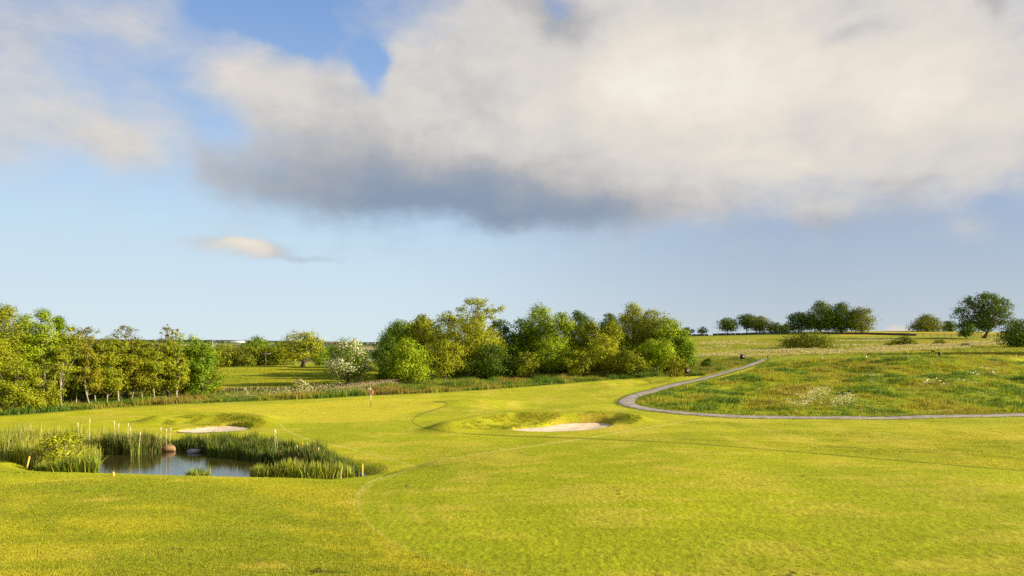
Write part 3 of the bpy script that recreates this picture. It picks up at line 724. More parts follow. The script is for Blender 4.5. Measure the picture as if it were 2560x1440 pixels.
 ('tree', 'small round tree right beside the domed one on the yellow pasture', GW_R, 2372, 345, 802, 38, dict(pal='ridge', cb=.05)),
 ('sycamore_tree', 'big lone tree with layered dark foliage and stout trunk by the fence', None, 2460, 236, 733, 96, dict(pal='ridge', shape='round', cb=.2, trunk_r=.5, clump=.12, gap=.0, k=7.5, lean=.03, dens=1.1, sprigs=.25)),
 ('tree', 'small dark tree standing under the left side of the big lone tree', None, 2416, 232, 803, 42, dict(pal='dark', cb=.2)),
 ('tree', 'dense dark tree cut by the right edge of the photo', None, 2560, 172, 796, 112, dict(pal='ridge', shape='round', cb=.04)),
 ('thorn_bush', 'wide low spreading thorn bush in the middle of the right hillside', None, 2016, 186, 829, 134, dict(pal='rolive', shape='dome', cb=.05, trunk_r=.16)),
 ('bush', 'round olive bush on the pale flowering slope', None, 2262, 192, 840, 56, dict(pal='rolive', shape='dome', cb=.02, trunk_r=.08)),
 ('bush', 'tiny dark bush left of the round olive one', None, 2224, 190, 857, 26, dict(pal='rolive', shape='dome', cb=.02, trunk_r=.05)),
 ('bush', 'small wind bent bush left of the bench', None, 2350, 192, 848, 32, dict(pal='brown', shape='round', cb=.02, trunk_r=.05)),
 ('shrub', 'yellow brown scrubby bush growing among the reeds at the left of the pond', None, 158, 35.5, 1078, 110, dict(pal='yellow', shape='round', cb=.0, trunk_r=.03, k=3.5)),
 ('tree', 'large tree standing outside the right edge of the photo', 'trees outside the right edge', 2690, 132, 712, 130, dict(pal='ridge', cb=.04)),
 ('tree', 'large tree standing outside the right edge of the photo', 'trees outside the right edge', 2775, 128, 712, 140, dict(pal='ridge', cb=.04)),
 ('tree', 'large tree standing outside the right edge of the photo', 'trees outside the right edge', 2870, 134, 705, 150, dict(pal='ridge', cb=.04)),
]
for i, (nm, lab, grp, px, Y, top, w, kw) in enumerate(TREES):
    cat = 'bush' if ('bush' in nm or 'shrub' in nm) else 'tree'
    make_tree(nm, lab, cat, grp, px, Y, top, w, seed=i + 1, **kw)

# ------------------------------------------------------------------ blades of grass and reeds
def blades(P, h, w, lean, col, rng, bend=.25, tri=False):
    """P base points (N,3), h heights, w widths; returns V, quads, tris, col"""
    n = len(P); az = rng.random(n) * 2 * math.pi; fa = rng.random(n) * 2 * math.pi
    side = np.stack([np.cos(fa), np.sin(fa), np.zeros(n)], 1) * (w / 2)[:, None]
    ld = np.stack([np.cos(az), np.sin(az), np.zeros(n)], 1) * (lean * h)[:, None]
    up = np.zeros((n, 3)); up[:, 2] = h
    tip = P + up * (1 - .3 * lean[:, None] ** 2) + ld
    if tri:
        V = np.stack([P - side, P + side, tip], 1).reshape(-1, 3); t = np.arange(n * 3).reshape(-1, 3)
        return V, None, t, np.repeat(col, 3, 0)
    mid = P + up * .55 + ld * bend
    V = np.stack([P - side, P + side, mid - side * .85, mid + side * .85, tip], 1).reshape(-1, 3)
    i = np.arange(n)[:, None] * 5
    return V, i + np.array([[0, 1, 3, 2]]), i + np.array([[2, 3, 4]]), np.repeat(col, 5, 0)

def in_poly(rng, P, n):
    P = np.asarray(P); lo = P.min(0); hi = P.max(0); out = np.zeros((0, 2))
    while len(out) < n:
        q = lo + rng.random((n * 2, 2)) * (hi - lo); out = np.vstack([out, q[poly_sdf(q[:, 0], q[:, 1], P) < 0]])
    return out[:n]

def pick(rng, n, pal, w):
    pal = np.array(pal); k = rng.choice(len(pal), n, p=np.array(w) / np.sum(w)); return pal[k] * (.75 + .5 * rng.random((n, 1)))

def reed_bed(label, poly_px, zpl, n, hmin, hmax, pal, wts, seed, width=.032, lean=.18, clumpy=.5):
    rng = np.random.default_rng(seed)
    P = onplane(poly_px, zpl); q = in_poly(rng, P, int(n * 1.6))
    cl = vnoise(q[:, 0] * 2.2, q[:, 1] * 2.2, seed); q = q[cl > clumpy * rng.random(len(q))][:n]
    z = np.maximum(H(q[:, 0], q[:, 1]), WATER_Z - .05); B = np.stack([q[:, 0], q[:, 1], z - .03], 1)
    hn = fbm(q[:, 0] / 1.3, q[:, 1] / 1.3, seed + 5, 3); hn = sstep(.25, .75, hn)
    h = (hmin + (hmax - hmin) * hn) * (.45 + .7 * rng.random(len(q))) * (.8 + .45 * vnoise(q[:, 0] * 1.9, q[:, 1] * 1.9, seed + 11))
    col = pick(rng, len(q), pal, wts)
    V, Q, T, Cc = blades(B, h, width * (.6 + .8 * rng.random(len(q))), np.abs(rng.normal(0, lean, len(q))), col, rng)
    o = mesh_np('reed_bed', V, Q, T, M_blade, None, Cc)
    return tag(o, label, 'reeds', 'reed beds round the pond')
RG = [(.12, .19, .012), (.24, .29, .02), (.36, .34, .03), (.28, .19, .07), (.50, .42, .20), (.06, .10, .012)]
RGD = [(.07, .12, .010), (.13, .19, .012), (.22, .25, .02), (.16, .11, .045), (.38, .32, .15), (.035, .06, .010)]
reed_bed('yellow green reed bed filling the left end of the pond', [(-120, 1150), (-120, 1108), (60, 1104), (180, 1108), (262, 1116), (262, 1134), (235, 1150), (90, 1165), (0, 1162)], -6.45, 12000, .75, 1.35, RG, [2, 4, 3, 1.5, 1, 1], 3)
reed_bed('mixed green and dead brown reeds along the far shore left of the boulder', [(262, 1116), (400, 1118), (405, 1130), (330, 1138), (262, 1136)], -6.48, 5000, .7, 1.3, RGD, [2.5, 2.5, 1.5, 2.2, 1.2, 1.5], 4)
reed_bed('short green reeds behind the boulder and grey stone', [(400, 1116), (520, 1119), (530, 1129), (400, 1124)], -6.48, 2600, .5, .85, RGD, [3, 3, 1.5, 1, .5, 2], 5)
reed_bed('tall dark green reed bed on the right far shore', [(515, 1126), (560, 1121), (650, 1126), (760, 1142), (850, 1165), (905, 1190), (870, 1200), (800, 1175), (700, 1158), (600, 1146), (520, 1140)], -6.48, 14000, .6, 1.15, RGD, [4, 3, 1.2, 1.2, .5, 2.5], 6)
reed_bed('bright green iris like reeds at the near right shore', [(625, 1203), (760, 1204), (870, 1199), (880, 1206), (780, 1214), (640, 1214)], -6.48, 4800, .75, 1.15, RG, [2.5, 5, 3, .4, .5, .5], 7, .04)
reed_bed('small tuft of green reeds alone at the near shore', [(468, 1204), (525, 1204), (525, 1210), (470, 1210)], -6.48, 600, .70, .92, RG, [3, 4, 1, .2, .2, 1], 8, .035, .3, .2)
reed_bed('short green reeds at the near left shore below the scrubby bush', [(85, 1182), (242, 1186), (246, 1200), (120, 1200)], -6.45, 4600, .65, 1.15, RG, [3, 5, 2, .3, .3, 1], 9, .03)
reed_bed('sprinkle of tiny green shoots at the near shore right of the small tuft', [(560, 1206), (590, 1206), (590, 1211), (560, 1211)], -6.48, 110, .35, .5, RG, [3, 4, 1, .2, .2, 1], 10, .03, .3, .2)

def cattail(label, px, top, Y, rz=0.0):
    b = depth_at(px, Y); b[2] = max(b[2], WATER_Z - .1); ht = (HY - top) / F * Y - b[2]
    root = empty('cattail', b); tag(root, label, 'cattail', 'dead cattail stalks in the pond')
    m = MB(); m.tube([(0, 0, 0), (.01, 0, ht * .5), (.04 * rz, 0, ht * .86)], [.011, .009, .008], 5); m.build('stalk', M_straw, root, True)
    m = MB(); e = ht * .86; m.tube([(.04 * rz, 0, e), (.042 * rz, 0, e + .02), (.05 * rz, 0, ht * .97), (.052 * rz, 0, ht)], [.01, .024, .024, .004], 7); m.build('seed_head', M_fluff, root, True)
M_straw = mat_plain('dry_stalk', (.42, .34, .18), (.58, .49, .28), 10, .8)
M_fluff = mat_plain('fluffy_seed_head', (.46, .40, .24), (.62, .55, .36), 30, .95, .003)
for lab, px, top, Y in [
    ('leftmost cattail stalk, alone above the scrubby bush', 197, 1056, 41), ('tall cattail stalk right of the scrubby bush', 222, 1047, 40.5),
    ('left cattail of a close pair above the far reeds', 288, 1052, 41), ('right shorter cattail of a close pair above the far reeds', 293, 1058, 40.8),
    ('single straight cattail right of the close pair', 319, 1057, 40.5), ('slanting cattail stalk before the far reeds', 329, 1067, 40),
    ('pale cattail stalk standing in open water before the far reeds', 348, 1079, 38.6), ('left cattail of the three above the boulder', 402, 1068, 41),
    ('middle cattail of the three above the boulder', 416, 1071, 40.6), ('right cattail of the three above the boulder', 425, 1069, 40.9),
    ('tallest pale cattail of the pair above the right reeds', 688, 1072, 38), ('thinner cattail of the pair above the right reeds', 693, 1074, 38.3),
    ('short cattail right of the yellow post', 767, 1106, 36.5), ('short cattail left of the yellow post', 744, 1112, 36.8), ('last small cattail near the right end of reeds', 799, 1118, 35.5)]:
    cattail(lab, px, top, Y, (px % 7 - 3) * .6)

def near_sun_grass():
    pass

def scatter(name, label, region, n, hr, w, pal, wts, seed, nper=7, spread=.10, lean=.45, noise=(2.5, .0), kind='stuff', cat='grass', heads=None, colnoise=None, tri=True):
    """tufts over a region given as photo polygon seen on the ground between two depths"""
    rng = np.random.default_rng(seed); poly, y0, y1 = region
    got = []; tot = 0; P = np.asarray(poly, float); u0, u1 = P[:, 0].min(), P[:, 0].max()
    it = 0
    while tot < n and it < 60:
        it += 1; m = n * 2
        Yv = np.sqrt(y0 ** 2 + rng.random(m) * (y1 ** 2 - y0 ** 2)); u = u0 + rng.random(m) * (u1 - u0); Xv = (u - 1280) / F * Yv
        Zv = H(Xv, Yv); row = HY - Zv / Yv * F
        ok = poly_sdf(u, row, poly) < 0
        if noise[1] > 0: ok &= fbm(Xv / noise[0], Yv / noise[0], seed, 3) > noise[1]
        got.append(np.stack([Xv, Yv, Zv], 1)[ok]); tot += ok.sum()
    B = np.vstack(got)[:n]; n = len(B)
    cn = fbm(B[:, 0] / (colnoise or 4), B[:, 1] / (colnoise or 4), seed + 3, 3)
    pal = np.array(pal); order = np.clip((sstep(.28, .72, cn) * len(pal) + rng.normal(0, .8, n)).astype(int), 0, len(pal) - 1)
    tc = pal[order] * (.8 + .4 * rng.random((n, 1)))
    hh = (hr[0] + (hr[1] - hr[0]) * sstep(.3, .7, fbm(B[:, 0] / 2.2, B[:, 1] / 2.2, seed + 9, 3))) * (.6 + .7 * rng.random(n))
    Bp = np.repeat(B, nper, 0); Bp[:, :2] += rng.normal(0, spread, (len(Bp), 2)); Bp[:, 2] -= .02
    hb = np.repeat(hh, nper) * (.55 + .6 * rng.random(len(Bp)))
    cb_ = np.repeat(tc, nper, 0) * (.8 + .4 * rng.random((len(Bp), 1)))
    V, Q, T, C_ = blades(Bp, hb, w * (.6 + .8 * rng.random(len(Bp))), np.abs(rng.normal(0, lean, len(Bp))), cb_, rng, tri=tri)
    if heads:                      # flat umbels of small flowers
        hn, hs, hc = heads
        Cn = np.repeat(B, hn, 0); Cn[:, :2] += rng.normal(0, spread * 1.6, (len(Cn), 2)); Cn[:, 2] += np.repeat(hh, hn) * (.75 + .4 * rng.random(len(Cn)))
        a = rng.normal(0, 1, (len(Cn), 3)) * np.array([1, 1, .45]); a /= np.linalg.norm(a, axis=1, keepdims=True)
        b2 = np.cross(a, rng.normal(0, .3, (len(Cn), 3)) + np.array([0, 0, 1])); b2 /= np.linalg.norm(b2, axis=1, keepdims=True)
        sz = hs * (.6 + .8 * rng.random((len(Cn), 1)))
        V2 = np.stack([Cn - a * sz, Cn + b2 * sz, Cn + a * sz, Cn - b2 * sz], 1).reshape(-1, 3)
        off = len(V); V = np.vstack([V, V2]); Q2 = np.arange(len(V2)).reshape(-1, 4) + off
        Q = Q2 if Q is None else np.vstack([Q, Q2]); C_ = np.vstack([C_, np.repeat(np.array(hc) * (.8 + .3 * rng.random((len(Cn), 1))), 4, 0)])
    o = mesh_np(name, V, Q, T, M_blade, None, C_)
    return tag(o, label, cat, None, kind)

MP = [(.08, .145, .009), (.15, .22, .009), (.23, .28, .011), (.31, .32, .013), (.32, .30, .018), (.26, .22, .026)]
scatter('meadow_grass', 'rough tussocky meadow grass inside the path bend', (MEADOW_PX, 50, 125), 34000, (.12, .5), .06, MP, None, 11, 7, .16, .5)
HILLP = [(1690, 905), (1730, 880), (1740, 842), (1900, 838), (2100, 845), (2300, 850), (2560, 850), (2900, 850), (2900, 905), (2560, 903), (2300, 886), (2100, 890), (1990, 887), (1925, 899), (1850, 905)]
scatter('hillside_grass', 'long dry grass on the right hillside', (HILLP, 110, 262), 30000, (.12, .4), .11, [(.15, .19, .012), (.22, .25, .014), (.29, .28, .018), (.30, .25, .03)], None, 12, 5, .3, .5, colnoise=14)
VERGE = [(-300, 1062), (0, 1040), (130, 1030), (300, 1017), (450, 1009), (620, 1003), (800, 996), (930, 988), (1060, 983), (1200, 975), (1350, 964), (1500, 951), (1640, 942), (1760, 939), (1830, 920), (1900, 902), (1850, 898), (1740, 905), (1650, 918), (1500, 925), (1350, 925), (1200, 930), (1060, 950), (930, 965), (800, 972), (620, 984), (450, 998), (300, 1004), (130, 1018), (0, 1025), (-300, 1040)]
scatter('verge_grass', 'strip of tall lush grass and nettles along the woods', (VERGE, 58, 150), 34000, (.22, .75), .07, [(.07, .13, .010), (.12, .18, .012), (.19, .23, .014), (.24, .24, .02), (.22, .17, .03)], None, 13, 8, .15, .4)
scatter('verge_flowers', 'pale flowering weeds along the stone wall', ([(520, 1003), (700, 985), (780, 975), (930, 972), (930, 984), (800, 992), (620, 1000)], 62, 92), 650, (.4, .8), .05, [(.14, .17, .02), (.25, .22, .05)], None, 14, 6, .2, .4, (2.5, .0), 'stuff', 'weeds', (3, .07, (.50, .45, .24)))
scatter('cow_parsley', 'patch of white cow parsley near the bottom of the meadow', (smooth_poly([(1945, 1025), (1975, 1008), (2040, 994), (2110, 1002), (2150, 1012), (2120, 1026), (2040, 1030)], 1), 52, 75), 120, (.45, .95), .02, [(.12, .17, .02), (.18, .22, .02)], None, 15, 6, .15, .25, (1.0, .5), 'stuff', 'wildflowers', (10, .045, (.80, .74, .52)))
scatter('cow_parsley', 'scattered white cow parsley high in the meadow', ([(2120, 985), (2150, 950), (2240, 940), (2300, 960), (2480, 930), (2500, 970), (2250, 975)], 60, 110), 22, (.5, .9), .02, [(.12, .17, .02)], None, 16, 6, .15, .25, (4, .5), 'stuff', 'wildflowers', (10, .07, (.80, .75, .58)))
scatter('flowering_grass', 'cream flowering grass in pale bands on the hillside', ([(1700, 893), (1860, 878), (2000, 874), (2130, 874), (2200, 868), (2330, 862), (2500, 852), (2540, 858), (2400, 872), (2150, 886), (1990, 889), (1850, 895)], 120, 235), 5000, (.25, .5), .06, [(.30, .27, .07), (.42, .37, .15)], None, 17, 5, .25, .35, (9, .40), 'stuff', 'grass', (5, .10, (.52, .46, .24)))
scatter('flowering_grass', 'sparse cream flowers on the upper hillside', ([(1740, 880), (1750, 855), (1880, 852), (1960, 860), (2130, 852), (2280, 850), (2240, 866), (1900, 872)], 180, 290), 800, (.25, .45), .06, [(.30, .27, .07)], None, 18, 5, .3, .35, (12, .52), 'stuff', 'grass', (5, .13, (.55, .49, .28)))
PASTP = [(500, 1000), (540, 960), (560, 912), (930, 908), (960, 950), (930, 968), (700, 978)]
scatter('pasture_grass', 'grazed grass of the pasture beyond the stone wall', (PASTP, 86, 165), 16000, (.06, .2), .08, [(.16, .20, .008), (.24, .25, .010), (.30, .28, .012)], None, 19, 5, .25, .5, colnoise=9)

BK = [(.18, .215, .008), (.24, .265, .010), (.30, .29, .012), (.33, .28, .016)]
scatter('bank_grass', 'longer grass on the bank around the large bunker', (smooth_poly([(1110, 1066), (1200, 1044), (1290, 1030), (1400, 1032), (1500, 1028), (1590, 1034), (1610, 1044), (1585, 1058), (1550, 1064), (1530, 1058), (1470, 1056), (1400, 1059), (1370, 1066), (1280, 1073), (1200, 1076)], 1), 44, 60), 8000, (.03, .10), .03, BK, None, 21, 6, .07, .5, (1.0, .40), colnoise=2)
scatter('bank_grass', 'longer grass on the bank around the small bunker', (smooth_poly([(400, 1062), (430, 1042), (520, 1032), (620, 1036), (668, 1050), (660, 1068), (625, 1074), (610, 1068), (540, 1065), (470, 1072), (420, 1076)], 1), 44, 60), 5000, (.03, .10), .03, BK, None, 22, 6, .07, .5, (1.0, .40), colnoise=2)
scatter('rough_grass', 'rough mown grass between the fairway and the path', ([(1500, 1094), (1540, 1078), (1640, 1052), (1760, 1052), (2000, 1056), (2600, 1050), (2600, 1176), (2350, 1156), (2150, 1139), (1900, 1118), (1700, 1103)], 28, 60), 26000, (.025, .07), .03, [(.20, .23, .008), (.30, .29, .010), (.38, .34, .014), (.44, .36, .04)], None, 23, 5, .09, .6, colnoise=3)

def path_edge():
    rng = np.random.default_rng(31); P = smooth_poly(PATH_W, 3, False); d = np.concatenate([[0], np.cumsum(np.hypot(*np.diff(P, axis=0).T))])
    n = 9000; sd = rng.random(n) * d[-1]; C = np.stack([np.interp(sd, d, P[:, 0]), np.interp(sd, d, P[:, 1])], 1)
    C2 = np.stack([np.interp(sd + .3, d, P[:, 0]), np.interp(sd + .3, d, P[:, 1])], 1); T = C2 - C; T /= np.linalg.norm(T, axis=1, keepdims=True) + 1e-9
    side = np.where(rng.random(n) < .5, -1, 1); off = side * (1.08 + .22 * rng.normal(0, 1, n) * .5 - .10 * fbm(sd / 1.5, side * 3.0, 4, 3))
    B = C + np.stack([-T[:, 1], T[:, 0]], 1) * off[:, None]
    inner = side < 0
    z = H(B[:, 0], B[:, 1]); B = np.repeat(np.stack([B[:, 0], B[:, 1], z], 1), 5, 0); B[:, :2] += rng.normal(0, .05, (len(B), 2))
    h = np.repeat(np.where(inner, .16, .06), 5) * (.5 + .9 * rng.random(len(B)))
    col = np.array([(.10, .15, .008), (.18, .22, .010), (.27, .27, .012)])[rng.integers(0, 3, len(B))] * (.8 + .4 * rng.random((len(B), 1)))
    V, Q, T_, C_ = blades(B, h, np.full(len(B), .035), np.abs(rng.normal(0, .5, len(B))), col, rng, tri=True)
    tag(mesh_np('edge_grass', V, Q, T_, M_blade, None, C_), 'ragged grass creeping over both edges of the path', 'grass', None, 'stuff')
path_edge()

# short turf in the foreground, blade by blade
def turf():
    rng = np.random.default_rng(77); n = 260000
    Yv = 11.0 + 34 * rng.random(n) ** 1.35
    u = -0.80 + 1.6 * rng.random(n); Xv = u * Yv
    ok = (poly_sdf(Xv, Yv, POND) > .3); Xv, Yv = Xv[ok], Yv[ok]; n = len(Xv)
    Zv = H(Xv, Yv)
    px = Xv / Yv * F + 1280; row = HY - Zv / Yv * F
    SR = [(-600, 1160), (0, 1170), (120, 1185), (900, 1205), (885, 1262), (940, 1330), (1040, 1385), (1200, 1428), (1420, 1500), (1400, 4000), (-3000, 4000), (-3000, 1160)]
    rough = poly_sdf(px, row, SR) < 0
    per = 4
    B = np.repeat(np.stack([Xv, Yv, Zv], 1), per, 0); B[:, :2] += rng.normal(0, .035, (len(B), 2)); B[:, 2] -= .006
    r2 = np.repeat(rough, per)
    h = np.where(r2, .038, .022) * (.5 + .9 * rng.random(len(B)))
    w = np.where(r2, .011, .010) * (.6 + .8 * rng.random(len(B))) * (B[:, 1] / 16).clip(1, 2.2)
    x_, y_ = B[:, 0], B[:, 1]; cn = fbm((x_ * .7 + y_ * .7) / 2.2, (y_ * .7 - x_ * .7) / 7, 53, 4)[:, None]; cn2 = fbm(x_ / 7, y_ / 12, 41, 4)[:, None]; cn3 = fbm(x_ / 3, y_ / 1.4, 83, 4)[:, None]
    ti = np.clip(np.searchsorted(G_TH, np.arctan2(x_, y_)), 0, len(G_TH) - 1); ri = np.clip(np.searchsorted(G_R, np.hypot(x_, y_)), 0, len(G_R) - 1)
    col = G_COL[ri, ti] * (.86 + .32 * rng.random((len(B), 1)))
    sm = rng.random((len(B), 1)) < (.06 + .14 * sstep(.45, .65, cn3)); col = np.where(sm, STRAW, col)
    V, Q, T, C_ = blades(B, h, w, np.abs(rng.normal(0, .7, len(B))), col, rng, tri=True)
    tag(mesh_np('mown_grass', V, Q, T, M_blade, None, C_), 'short mown grass blades of the foreground turf', 'grass', None, 'stuff')
turf()

# ------------------------------------------------------------------ dry stone walls
def stone_wall(label, pts, height, thick, mat, seed, stone=.34, cope=True):
    rng = random.Random(seed); P = smooth_poly(np.array(pts), 2, False)
    d = np.concatenate([[0], np.cumsum(np.hypot(*np.diff(P, axis=0).T))]); Ltot = d[-1]
    def pos(s): return float(np.interp(s, d, P[:, 0])), float(np.interp(s, d, P[:, 1]))
    x0, y0 = pos(0); root = empty('stone_wall', (x0, y0, gz(x0, y0))); tag(root, label, 'wall')
    m = MB(); cp = MB(); zb = gz(x0, y0)
    courses = max(3, int(height / (stone * .55))); ch = height / courses
    s = 0.0
    while s < Ltot:
        x, y = pos(s); x2, y2 = pos(min(s + .3, Ltot)); rz = math.atan2(y2 - y, x2 - x + 1e-6); g = gz(x, y) - .1
        L = stone * rng.uniform(.8, 1.5)
        sag = .12 * math.sin(s * .31) + .06 * math.sin(s * 1.3)
        for c in range(courses):
            th = thick * (1 - .35 * c / courses)
            m.box((x - x0 + rng.uniform(-.05, .05), y - y0 + rng.uniform(-.04, .04), g - zb + (c + .5) * ch * (1 + sag * .5)), (L * rng.uniform(.9, 1.15), th * rng.uniform(.85, 1.12), ch * rng.uniform(.85, 1.1)), rz + rng.uniform(-.06, .06), rng.uniform(-.05, .05))
        if cope:
            for _ in range(2):
                cp.box((x - x0 + rng.uniform(-.1, .1), y - y0, g - zb + height * (1 + sag * .5) + .09), (stone * .38, thick * .7, .24 * rng.uniform(.6, 1.2)), rz + rng.uniform(-.1, .1), 0, .8, rng.uniform(-.35, .35))
        s += L
    m.build('wall_body', mat, root)
    if cope: cp.build('coping', mat, root)
W1 = [tuple(depth_at(px, Y)[:2]) for px, Y in [(500, 84), (600, 84.5), (700, 85), (800, 86), (880, 88), (960, 93), (1030, 99)]]
stone_wall('brown dry stone wall running between the green and the pasture', W1, .75, .55, M_stone, 5)
W2 = [tuple(depth_at(px, Y)[:2]) for px, Y in [(1785, 330), (1900, 322), (2000, 312), (2100, 300), (2200, 286), (2290, 268)]]
stone_wall('dark wall along the right skyline below the big tree clump', W2, 1.0, .8, M_stone_dark, 6, .8, False)
W3 = [tuple(depth_at(px, Y)[:2]) for px, Y in [(1700, 334), (1770, 334)]]
stone_wall('short dark wall piece beneath the two tiny skyline trees', W3, .9, .6, M_stone_dark, 7, .8, False)

# ------------------------------------------------------------------ fence on the right hill
def fence():
    a = depth_at(2292, 262); b = depth_at(2440, 246); c = depth_at(2560, 240); d = depth_at(2700, 236)
    P = np.array([a, b, c, d])[:, :2]; dd = np.concatenate([[0], np.cumsum(np.hypot(*np.diff(P, axis=0).T))])
    root = empty('fence', (a[0], a[1], gz(a[0], a[1]))); tag(root, 'brown post and rail fence behind the big lone tree', 'fence')
    zb = gz(a[0], a[1]); tops = []
    for s in np.arange(0, dd[-1], 2.4):
        x = float(np.interp(s, dd, P[:, 0])); y = float(np.interp(s, dd, P[:, 1])); g = gz(x, y)
        m = MB(); m.box((x - a[0], y - a[1], g - zb + .55), (.16, .16, 1.3)); m.build('post', M_wood, root); tops.append((x - a[0], y - a[1], g - zb))
    for hgt in (.45, .8, 1.1):
        m = MB(); m.tube([(p[0], p[1] - .1, p[2] + hgt) for p in tops], .055, 4); m.build('rail', M_wood, root)
fence()

# ------------------------------------------------------------------ flag on the green
def flag():
    Y = 64.0; b = depth_at(927, Y); b[2] = gz(b[0], b[1]); ht = (HY - 971) / F * Y - b[2]
    root = empty('golf_flag', b); tag(root, 'red flag on a white pole marking the hole on the green', 'flag')
    m = MB(); m.tube([(0, 0, -.02), (0, 0, ht * .35)], .024, 8); m.build('pole_foot', M_darkwood, root, True)
    m = MB(); m.tube([(0, 0, ht * .35), (0, 0, ht)], .024, 8); m.build('pole', M_white, root, True)
    n = 9; V = []; 
    for i in range(n):
        t = i / (n - 1)
        for j in range(6):
            v = j / 5
            V.append((.03 + .20 * t * (1 - .25 * v) , .07 * math.sin(t * 7 + v * 2) * t, ht - .02 - .50 * v - .20 * t * (1 - v * .6)))
    V = np.array(V); idx = np.arange(len(V)).reshape(n, 6)
    q = np.stack([idx[:-1, :-1], idx[1:, :-1], idx[1:, 1:], idx[:-1, 1:]], -1).reshape(-1, 4)
    o = mesh_np('flag_cloth', V, q, None, M_red, root, None, True)
    sm = o.modifiers.new('thickness', 'SOLIDIFY'); sm.thickness = .006
    m = MB(); m.tube([(0, 0, ht), (0, 0, ht + .03)], [.03, .012], 8); m.build('finial', M_white, root, True)
flag()

# ------------------------------------------------------------------ signs, posts, bench, pole
def sign(label, px, base, top, wpx, y0=60):
    b = at(px, base, y0, 200); Y = b[1]; hh = (HY - top) / F * Y - b[2]; w = wpx / F * Y
    root = empty('sign', (b[0], b[1], gz(b[0], b[1]))); tag(root, label, 'sign', 'dark boards beside the path')
    for sx in (-1, 1):
        m = MB(); m.box((sx * (w / 2 - .05), 0, hh / 2 - .05), (.09, .09, hh + .1)); m.build('post', M_darkwood, root)
    m = MB(); m.box((0, -.06, hh * .66), (w - .02, .045, hh * .55)); bd = m.build('board', M_darkwood, root)
    m = MB(); m.box((0, -.089, hh * .68), (w * .34, .012, hh * .14)); m.build('marking', M_mark, bd)
    m = MB(); m.box((0, 0, hh + .02), (w + .06, .16, .05)); m.build('cap_rail', M_darkwood, root)
sign('low dark two legged sign left of the path below the wood', 1718, 943, 919, 12, 70)
sign('wider dark two legged sign at the top of the path', 1857, 905, 885, 14, 100)

def stake(label, px, base, top, mat, cat='post', name='marker_stake', r=.035, y0=20, group=None, lean=0.0, Y=None):
    b = at(px, base, y0, 300) if Y is None else depth_at(px, Y)
    z = gz(b[0], b[1]); z = max(z, WATER_Z - .1) if Y is None else z
    hh = max((HY - top) / F * b[1] - z, .15)
    root = empty(name, (b[0], b[1], z)); tag(root, label, cat, group)
    m = MB(); m.box((lean * hh / 2, 0, hh / 2 - .04), (r * 2, r * 2, hh + .08), 0, 0, 1, lean); m.build('shaft', mat, root)
    m = MB(); m.box((lean * hh, 0, hh + .015), (r * 2.1, r * 2.1, .05), 0, 0, .3, lean); m.build('tip', mat, root)
G_ST = 'yellow hazard stakes round the pond'
stake('orange yellow stake leaning at the left shore of the pond', 64, 1166, 1142, M_yellow, group=G_ST, r=.03, lean=.25, Y=33.5)
stake('short yellow peg at the near shore of the pond', 283, 1190, 1182, M_yellow, group=G_ST, r=.04, y0=20)
stake('tall yellow stake standing behind the right reeds', 755, 1130, 1107, M_yellow, group=G_ST, r=.03, Y=37.5)
stake('yellow stake at the right end of the reeds', 906, 1190, 1161, M_yellow, group=G_ST, r=.035, Y=32.6)
stake('small dark post at the top end of the path', 1920, 897, 890, M_darkwood, r=.12, y0=80, name='post')
stake('small red tee marker left of the wide thorn bush', 1968, 884, 876, M_red, r=.16, y0=110, name='tee_marker', cat='marker')
stake('tiny white post on the far side path', 2055, 898, 894, M_white, r=.07, y0=90, name='post')
stake('tiny white post right of the other on the far side path', 2165, 896, 890, M_white, r=.06, y0=90, name='post')
stake('dark brown bin like post beside the shaded turf', 2349, 889, 880, M_darkwood, r=.19, y0=100, name='litter_bin', cat='bin')

def bench(label, px, base, top, wpx):
    b = at(px, base, 130, 260); w = wpx / F * b[1]
    root = empty('bench', (b[0], b[1], gz(b[0], b[1]))); tag(root, label, 'bench')
    m = MB(); m.box((0, 0, .46), (w, .42, .07)); m.build('seat', M_darkwood, root)
    m = MB(); m.box((0, .22, .78), (w, .05, .30), 0, -.12); m.build('backrest', M_darkwood, root)
    for sx in (-1, 1):
        m = MB(); m.box((sx * w * .42, 0, .20), (.10, .40, .48)); m.build('leg', M_darkwood, root)
bench('long dark bench on the right slope below the pale grass', 2415, 868, 860, 21)
bench('very small dark bench beside the brown bin like post', 2334, 888, 883, 9)

def pole():
    b = depth_at(664, 195); z = gz(b[0], b[1]); hh = (HY - 883) / F * 195 - z
    root = empty('utility_pole', (b[0], b[1], z)); tag(root, 'wooden utility pole with a crossarm at the far pasture edge', 'utility pole')
    m = MB(); m.tube([(0, 0, -.2), (0, 0, hh)], [.17, .13], 8); m.build('pole', M_polewood, root, True)
    w = 24 / F * 195
    m = MB(); m.box((.1, -.12, hh - .15), (w, .12, .14)); arm = m.build('crossarm', M_wood, root)
    for k in (-.46, 0, .46):
        m = MB(); m.tube([(.1 + k * w, -.12, hh - .08), (.1 + k * w, -.12, hh + .16)], [.05, .035], 6); m.build('insulator', M_metal, arm, True)
    m = MB(); m.tube([(.0, -.1, hh - .9), (.55, -.12, hh - .2)], .035, 5); m.tube([(.0, -.1, hh - .9), (-.45, -.12, hh - .2)], .035, 5); m.build('brace', M_wood, root)
pole()

